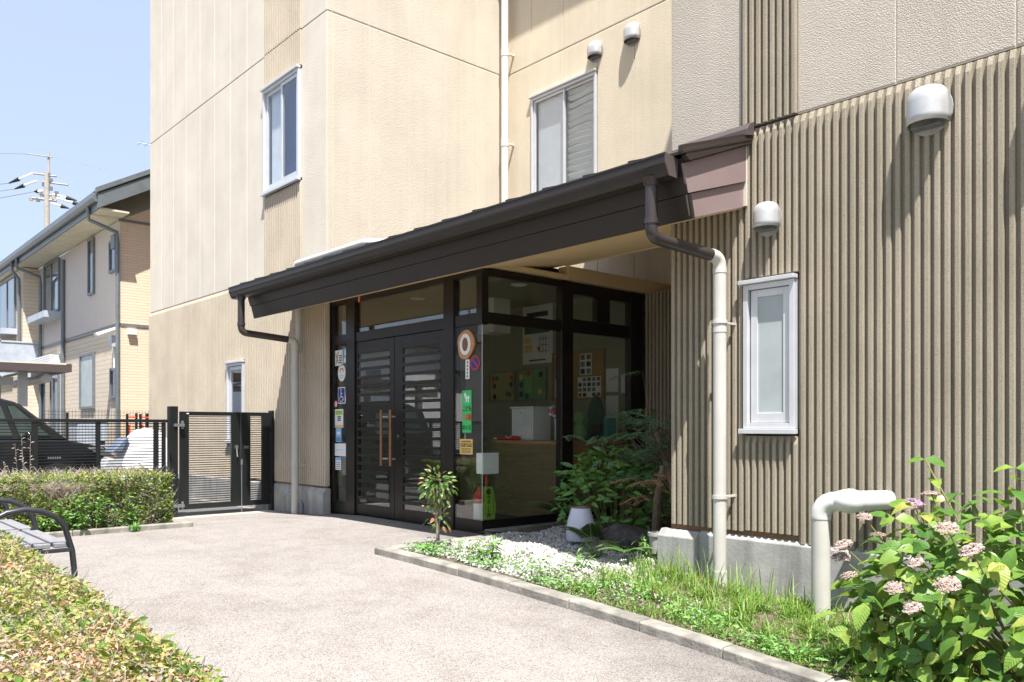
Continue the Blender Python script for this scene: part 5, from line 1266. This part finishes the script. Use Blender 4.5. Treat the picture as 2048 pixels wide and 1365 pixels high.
# roof: two slopes with overhangs
sl = 2.3 / 4.2
def rz(y): return 6.27 + (min(y, 2 * 9.87 - y) - 5.25) * .558
for m_, d0, d1, nm in (('roofm', .04, .16, 'roof'), ('hsoffit', -.02, .035, 'soffit')):
    MB().prism([(5.22, rz(5.22) + d0), (9.87, rz(9.87) + d0), (9.87, rz(9.87) + d1), (5.22, rz(5.22) + d1)], 0, -35, -19.50).prism([(14.5, rz(14.5) + d0), (9.88, rz(9.87) + d0), (9.88, rz(9.87) + d1), (14.5, rz(14.5) + d1)], 0, -35, -19.50).build(nm, m_, H)
MB().box(-35, -19.52, 5.25, hy + .02, 5.96, 6.0).build('eave_soffit', 'hsoffit', H)
MB().prism([(5.20, rz(5.2) - .28), (9.87, rz(9.87) - .28), (9.87, rz(9.87) + .02), (5.20, rz(5.2) + .02)], 0, -19.52, -19.46).build('barge_board', 'hgutter', H)
MB().prism([(5.16, rz(5.2) + .05), (9.87, rz(9.87) + .09), (9.87, rz(9.87) + .20), (5.16, rz(5.2) + .16)], 0, -19.53, -19.43).build('verge_cap', 'hgutter', H)
MB().prism([(5.09, 6.28), (5.09, 6.17), (5.13, 6.10), (5.20, 6.10), (5.24, 6.27)], 0, -35, -19.50).build('gutter', 'hgutter', H, bevel=.01)
MB().box(-35, -19.53, 5.215, 5.25, 5.96, 6.20).build('eave_board', 'hgutter', H)
def hpipe(x, z0=-.1, yb_=hy, yo=5.17):
    MB().tube([(x, yo, 6.1), (x, yo + .02, 5.82), (x + .05, yb_ - .08, 5.62), (x + .05, yb_ - .07, 5.4), (x + .05, yb_ - .07, z0)], .045, 10).build('downpipe', 'hgutter', H, smooth=True)
hpipe(-20.12); hpipe(-27.6)
MB().tube([(-25.0, hy - .06, 5.75), (-25.0, hy - .06, -.1)], .05, 10).build('downpipe', 'hgutter', H)
hpipe(-28.3, yb_=5.43)
def hwin(x0, x1, z0, z1, y=hy, pane_m='wglass', split=0):
    fw = .06
    f = MB().box(x0, x0 + fw, y - .06, y + .02, z0, z1).box(x1 - fw, x1, y - .06, y + .02, z0, z1).box(x0 + fw, x1 - fw, y - .058, y + .02, z1 - fw, z1).box(x0 + fw, x1 - fw, y - .058, y + .02, z0, z0 + fw)
    if split: f.box(split - .03, split + .03, y - .05, y + .02, z0 + fw, z1 - fw)
    f = f.build('window', 'hframe', H)
    MB().box(x0 + fw, x1 - fw, y - .03, y - .024, z0 + fw, z1 - fw).build('pane', pane_m, f)
    if pane_m != 'frost': MB().box(x0 + fw, x1 - fw, y - .018, y - .012, z0 + fw, z1 - fw).build('room_shade', 'black' if not split else 'hframe', f)
    return f
hwin(-22.62, -22.1, 4.47, 5.88, pane_m='wglass'); hwin(-20.82, -20.3, 4.78, 5.53)
hwin(-27.25, -25.5, 4.42, 5.95 - .05, split=-26.4); hwin(-23.37, -22.1, 1.62, 3.03, pane_m='frost'); hwin(-20.74, -20.3, 1.83, 2.53)
hwin(-27.6, -25.55, .3, 2.93, split=-26.5); hwin(-31.6, -29.0, 4.2, 5.85, 5.43, split=-30.2)
MB().box(-27.5, -25.45, hy - .42, hy, 4.20, 4.38).build('flower_shelf', 'bal', H); MB().box(-31.8, -28.9, 5.02, 5.43, 4.0, 4.18).build('flower_shelf', 'bal', H)
for k in range(4): MB().box(-27.95, -25.5, hy - .28, hy, 2.94 + k * .06, 2.99 + k * .06).build('shutter_box', 'white', H)
MB().box(-20.5, -20.2, hy - .10, hy, 5.30, 5.62).build('vent', 'hframe', H)
MB().box(-20.55, -20.33, hy - .12, hy, 3.02, 3.28).build('meter_box', 'bal', H)
MB().tube([(-20.45, hy - .04, 3.02), (-20.45, hy - .04, 2.5)], .02, 6).build('conduit', 'white', H)
MB().prism([(hy - .5, 3.30), (hy - .45, 3.24), (hy, 3.44), (hy, 3.50)], 0, -20.42, -20.22).build('camera_hood', 'white', H)
MB().box(hx, hx + .10, 6.0, 6.18, 3.30, 3.42).build('vent', 'white', H)
MB().box(hx, hx + .3, 6.75, 7.2, .5, 2.3).build('meter_box', 'white', H)
MB().box(-34, wx + .02, 4.75, 4.81, 2.65, 3.72).box(wx - .04, wx + .02, 4.82, hy - .03, 2.65, 3.66).build('balcony', 'bal', H); MB().box(-34, wx + .04, 4.72, 4.84, 3.725, 3.77).box(wx - .06, wx + .04, 4.85, hy - .03, 3.67, 3.72).build('balcony_rail', 'alu', H)
# television aerial
an = MB().tube([(-20.3, 7.2, rz(7.2)), (-20.3, 7.2, rz(7.2) + .55)], .02, 6).tube([(-20.3, 6.3, rz(7.2) + .5), (-20.3, 7.5, rz(7.2) + .56)], .012, 5)
for k in range(7): an.tube([(-20.5, 6.35 + k * .15, rz(7.2) + .505), (-20.1, 6.35 + k * .15, rz(7.2) + .505)], .007, 4)
an.build('aerial', 'alu', H)

# carport
CQ = thing('carport', 'low carport with a brown edged roof and cream posts in front of the house', 'carport', (-19.6, 2.5, -.1))
MB().prism([(-2.5, 2.30), (4.3, 2.40), (4.3, 2.44), (-2.5, 2.34)], 0, -21.5, -18.3).build('roof_sheet', 'hsoffit', CQ)
MB().box(-18.3, -18.2, -2.5, 4.32, 2.25, 2.40).box(-21.5, -18.2, 4.32, 4.38, 2.26, 2.42).build('edge_trim', 'brownmid', CQ)
MB().tube([(-18.3, 3.95, 2.12), (-21.3, 3.95, 2.12)], .09, 12).build('beam', 'white_pvc', CQ); MB().box(-18.6, -18.48, -2.4, 3.4, 1.98, 2.12).build('beam', 'white_pvc', CQ)
for x, y in ((-18.55, 3.58), (-21.2, 3.58), (-18.55, -1.8), (-21.2, -1.8)): MB().box(x - .075, x + .075, y - .075, y + .075, -.1, 2.3).build('post', 'white_pvc', CQ)
for k in range(8): MB().box(-21.45, -18.35, -2.2 + k * .85, -2.14 + k * .85, 2.27, 2.31 + .0).build('rafter', 'hsoffit', CQ)

# black car
CR = thing('parked_car', 'black car parked nose to the right behind the slat fence', 'car', (-16.3, 2.2, -.1))
x0, x1 = -17.15, -15.45
def loft(rows, mname, nm):   # rows: list of (y, z, halfwidth) along the body, closed loop sections across x
    mb = MB(); n = len(rows); xm = (x0 + x1) / 2
    vs = [(xm - w_, y, z) for y, z, w_ in rows] + [(xm + w_, y, z) for y, z, w_ in rows]
    fs = [tuple(range(n))[::-1], tuple(range(n, 2 * n))] + [(i, (i + 1) % n, n + (i + 1) % n, n + i) for i in range(n)]
    mb.add(vs, fs); return mb.build(nm, mname, CR, smooth=True, bevel=.03)
loft([(4.40, .08, .74), (4.47, .35, .78), (4.44, .62, .80), (4.25, .80, .83), (3.66, .93, .845), (.0, .98, .845), (-.06, .5, .83), (0, .08, .8)], 'carpaint', 'body')
loft([(3.68, .93, .80), (2.92, 1.57, .63), (2.62, 1.655, .60), (.5, 1.69, .58), (.1, 1.55, .60), (-.02, .97, .80)], 'carpaint', 'cabin')
xm = (x0 + x1) / 2
def cw(ys, ye, nm='side_window'):
    def wd(z): return .806 - (z - .95) * .265
    p = [(ys[0], 1.0), (ye[0], 1.0), (ye[1], 1.50), (ys[1], 1.50)]
    for sd in (1, -1): MB().add([(xm + sd * wd(z) + sd * dd, y, z) for dd in (0.0, .012) for y, z in p], [(0, 1, 2, 3), (4, 5, 6, 7)] + [(i, (i + 1) % 4, 4 + (i + 1) % 4, 4 + i) for i in range(4)]).build(nm, 'carglass', CR)
cw((3.40, 2.90), (2.95, 2.80), 'quarter_window'); cw((2.85, 2.70), (1.85, 1.80)); cw((1.75, 1.70), (.2, .35))
MB().add([(xm - .70, 3.60, 1.01), (xm + .70, 3.60, 1.01), (xm + .60, 2.97, 1.545), (xm - .60, 2.97, 1.545)], [(0, 1, 2, 3)]).build('windscreen', 'carglass', CR)
for sd in (1, -1):
    MB().prism([(4.18, .66), (4.42, .55), (4.43, .63), (4.2, .80), (3.95, .80)], 0, xm + sd * .80 - .03, xm + sd * .80 + .035).build('headlight', 'chrome', CR, bevel=.01)
    MB().ball((xm + sd * .95, 3.05, 1.02), (.10, .06, .075), 12, 8).build('mirror', 'carpaint', CR, smooth=True)
for yy in (3.5, .85):
    for sd in (1, -1):
        xx = xm + sd * .73
        wh = MB().tube([(xx - .1, yy, .22), (xx + .1, yy, .22)], .32, 24).build('wheel', 'tyre', CR); MB().tube([(xx - .108, yy, .22), (xx + .108, yy, .22)], .2, 16).build('rim', 'chrome', wh)
em = MB()
for k in range(6): em.box(x1 + .001, x1 + .006, 3.35 + k * .035, 3.372 + k * .035, .62, .65)
em.build('emblem', 'chrome', CR)
MB().box(x1 - .003, x1 + .004, 2.2, 2.38, .80, .825).build('door_handle', 'chrome', CR)

# covered scooter
SCT = thing('covered_scooter', 'scooter under a white rounded cover with a blue windscreen behind the fence', 'scooter', (-13.2, 4.1, -.1))
cvv = MB(); rows = []
for j in range(9):
    t = j / 8; a = math.pi / 2 * t; r_ = math.cos(a) ** .75
    rows.append([(-13.2 + .34 * r_ * math.cos(b) * (1 + .04 * math.sin(5 * b)), 4.22 + .46 * r_ * math.sin(b) * (1 + .03 * math.sin(4 * b)), .25 + .89 * math.sin(a)) for b in [2 * math.pi * k / 28 for k in range(28)]])
cvv.add([p for r_ in rows for p in r_], [(j * 28 + k, j * 28 + (k + 1) % 28, (j + 1) * 28 + (k + 1) % 28, (j + 1) * 28 + k) for j in range(8) for k in range(28)])
cvv.build('cover', 'cover', SCT, smooth=True)
cv2 = MB().tube([(-12.865, 4.0 + .045 * k, .62 - .12 * math.sin(math.pi * k / 9)) for k in range(10)], .014, 6).tube([(-12.86, 4.2, .50), (-12.84, 4.22, .75)], .012, 6); cv2.build('seam', 'paper', SCT)
MB().prism([(3.66, .78), (3.82, .78), (3.92, 1.0), (3.86, 1.0)], 0, -13.4, -13.0).build('windscreen', 'bluetint', SCT, bevel=.02)
MB().prism([(3.55, .55), (3.62, .70), (4.5, .70), (4.6, .35), (3.8, .25), (3.6, .3)], 0, -13.33, -13.05).build('body', 'alu', SCT, bevel=.03)
for yy in (3.72, 4.6): MB().tube([(-13.25, yy, .13), (-13.13, yy, .13)], .23, 20).build('wheel', 'tyre', SCT)

# wire mesh fence behind the cars
WM = thing('wire_fence', 'thin black wire mesh fence in front of the orange house wall', 'fence', (-18.45, 4.9, -.1))
wires = MB()
for k in range(34): wires.box(-18.453, -18.447, 3.95 + k * .062, 3.954 + k * .062, .0, 1.52)
wires.build('vertical_wires', 'black', WM)
wz = MB()
for z in (.2, .6, 1.0, 1.4, 1.47): wz.box(-18.456, -18.450, 3.9, 6.05, z - .003, z + .003)
wz.build('horizontal_wires', 'black', WM)
for yy in (4.35, 5.9): MB().box(-18.47, -18.41, yy - .02, yy + .02, -.1, 1.45).build('post', 'black', WM)
MB().box(-18.44, -18.43, 4.95, 5.06, .78, .86).build('plate', 'black', WM)
# cycle rack like frames with orange parts
for k, lab in enumerate(('black folding trolley with orange straps leaning by the house corner', 'second black trolley with orange straps nearest the beige wall')):
    t = thing('trolley', lab, 'trolley', (-17.8, 5.42 + .26 * k, -.1)); yy = 5.40 + .26 * k
    MB().tube([(-17.8, yy - .09, -.1), (-17.8, yy - .09, 1.42), (-17.8, yy + .09, 1.44), (-17.8, yy + .09, -.1)], .028, 8).build('frame', 'black', t)
    MB().box(-17.83, -17.78, yy - .07, yy + .07, 1.34, 1.37).box(-17.83, -17.78, yy - .06, yy - .03, .6, 1.2).box(-17.83, -17.78, yy - .08, yy + .08, .95, .99).build('strap', 'orange', t)
t = thing('storage_bin', 'low pale blue bin at the foot of the house wall behind the mesh fence', 'bin', (-19.6, 5.0, -.1))
MB().box(-20.0, -19.3, 4.75, 5.35, -.1, 1.28).build('body', 'bal', t, bevel=.02); MB().box(-20.03, -19.27, 4.72, 5.38, 1.285, 1.33).build('lid', 'bal', t, bevel=.01)

# utility pole and cables
px0, py0 = -50.55, 10.92
UP = thing('utility_pole', 'concrete utility pole with insulators rising behind the house roof', 'pole', (px0, py0, -.1))
MB().tube([(px0, py0, -.1), (px0, py0, 15.1)], [.20, .13], 14).build('pole_shaft', 'polec', UP, smooth=True)
MB().tube([(px0 - .05, py0 + .1, 14.2), (px0 - .05, py0 + .1, 16.3)], .065, 10).build('top_extension', 'polec', UP)
vdir = Vector((-.92, .38, 0))
def at(u, z, f=0): return Vector((px0, py0, z)) + Vector((.55, .83, 0)) * u + vdir * f
def arm(z, u0, u1, rr=.05): MB().tube([at(u0, z), at(u1, z - .12)], rr, 6).build('cross_arm', 'polec', UP)
arm(15.05, -.75, .5); arm(14.6, -.2, 1.1); arm(13.7, -.9, .5, .07); arm(16.1, -1.0, .3, .03); arm(13.95, -.4, .9)
def insul(u, z, du, dz):
    a, b = at(u, z), at(u + du, z + dz); o = MB().tube([a, a.lerp(b, .6)], .05, 8)
    for q in range(4): o.ball(a.lerp(b, .1 + .14 * q), .07, 8, 6)
    o.build('insulator', 'white', UP); MB().tube([a.lerp(b, .58), b], [.12, .03], 8).build('wedge_clamp', 'ink', UP)
insul(-.7, 15.05, -1.25, -.6); insul(-.5, 14.65, -1.15, -.5); insul(.3, 13.95, 1.25, -.3); insul(.5, 13.75, 1.5, -.4); insul(.2, 13.45, .95, -.25); insul(-.2, 14.1, -.45, -.05)
for z, u in ((13.9, -.25), (14.25, .2), (13.6, -.45), (14.7, .2), (13.75, .35), (13.25, -.05), (15.0, .1), (14.45, -.15), (13.65, -.8), (14.0, .5)): MB().box(*(lambda p: (p.x - .07, p.x + .07, p.y - .09, p.y + .09, z - .09, z + .1))(at(u, z))).build('pole_fitting', R.choice(['polec', 'hframe', 'hgutter']), UP)
def cable(label, a, b, sag, r_=.016):
    pts = [Vector(a).lerp(Vector(b), k / 12) - Vector((0, 0, sag * 4 * (k / 12) * (1 - k / 12))) for k in range(13)]
    o = MB().tube(pts, r_, 5).build('power_cable', 'hframe', None); tag(o, label, 'cable', 'overhead cables at the utility pole')
cable('top cable running off to the left from the pole tip', at(-.9, 16.1), at(-14, 16.0), .1, .01)
cable('uppermost insulated cable leaving the pole to the left', at(-1.95, 14.45), at(-14, 13.4), .2)
cable('middle insulated cable leaving the pole to the left', at(-1.65, 14.15), at(-14, 12.5), .2)
cable('lowest insulated cable leaving the pole to the left', at(-.65, 14.05), at(-14, 11.9), .3)
cable('highest of the cables passing behind the house roof', at(1.55, 13.65), at(16, 12.0), .3)
cable('second cable passing behind the house roof', at(2.0, 13.35), at(16, 11.4), .3)
cable('lowest cable passing behind the house roof', at(1.15, 13.2), at(16, 11.0), .3)
cable('thin cable slanting right from the pole tip', at(.3, 16.1), at(3.2, 15.4), .05, .009)
for k, (u, z) in enumerate(((3.4, 13.43), (2.3, 12.98))): MB().tube([at(u, z), at(u + .35, z - .04)], .06, 8).build('spacer_sleeve', 'ink', UP)

# ------------------------------------------------------------------ houses across the street (seen in the glass)
def far_house(label, x0, x1, y0, y1, h, wm, ridge, wins):
    t = thing('house', label, 'house', ((x0 + x1) / 2, (y0 + y1) / 2, -.5))
    MB().box(x0, x1, y0, y1, -.6, h).build('wall', wm, t)
    ym = (y0 + y1) / 2
    MB().prism([(y0 - .6, h - .05), (y1 + .6, h - .05), (ym, h + ridge)], 0, x0 - .6, x1 + .6).build('roof', 'roofm', t)
    for (a, b, c, d) in wins:
        f = MB().box(a, b, y1, y1 + .05, c, d).build('window', 'hframe', t); MB().box(a + .08, b - .08, y1 + .051, y1 + .056, c + .08, d - .08).build('pane', 'wglass', f)
    for (a, b, c, d) in wins[:2]:
        ya, yc = y1 - 2 - (a - wins[0][0]) * .3, 0
        f = MB().box(x1, x1 + .05, ya - 1.4, ya, c, d).build('window', 'hframe', t); MB().box(x1 + .051, x1 + .056, ya - 1.3, ya - .1, c + .08, d - .08).build('pane', 'wglass', f)
far_house('white two-storey house with a dark roof reflected in the left door glass', -47, -37, -23, -14, 5.6, 'white', 2.0, [(-45, -43, 3.2, 4.4), (-41, -39.5, 3.2, 4.4), (-42, -40, .6, 2.4)])
far_house('grey house with a dark roof reflected in the right door glass', -33, -24, -24, -15, 5.4, 'hgrey', 2.0, [(-31, -29, 3.2, 4.4), (-27, -25.5, 3.2, 4.4), (-29, -27, .6, 2.2)])
far_house('pale low house reflected beside the wooden plaque', -20, -11, -25, -16, 4.8, 'hwall', 1.8, [(-18, -16, 2.6, 3.8), (-14, -12.5, 2.6, 3.8), (-17, -15, .4, 1.9)])
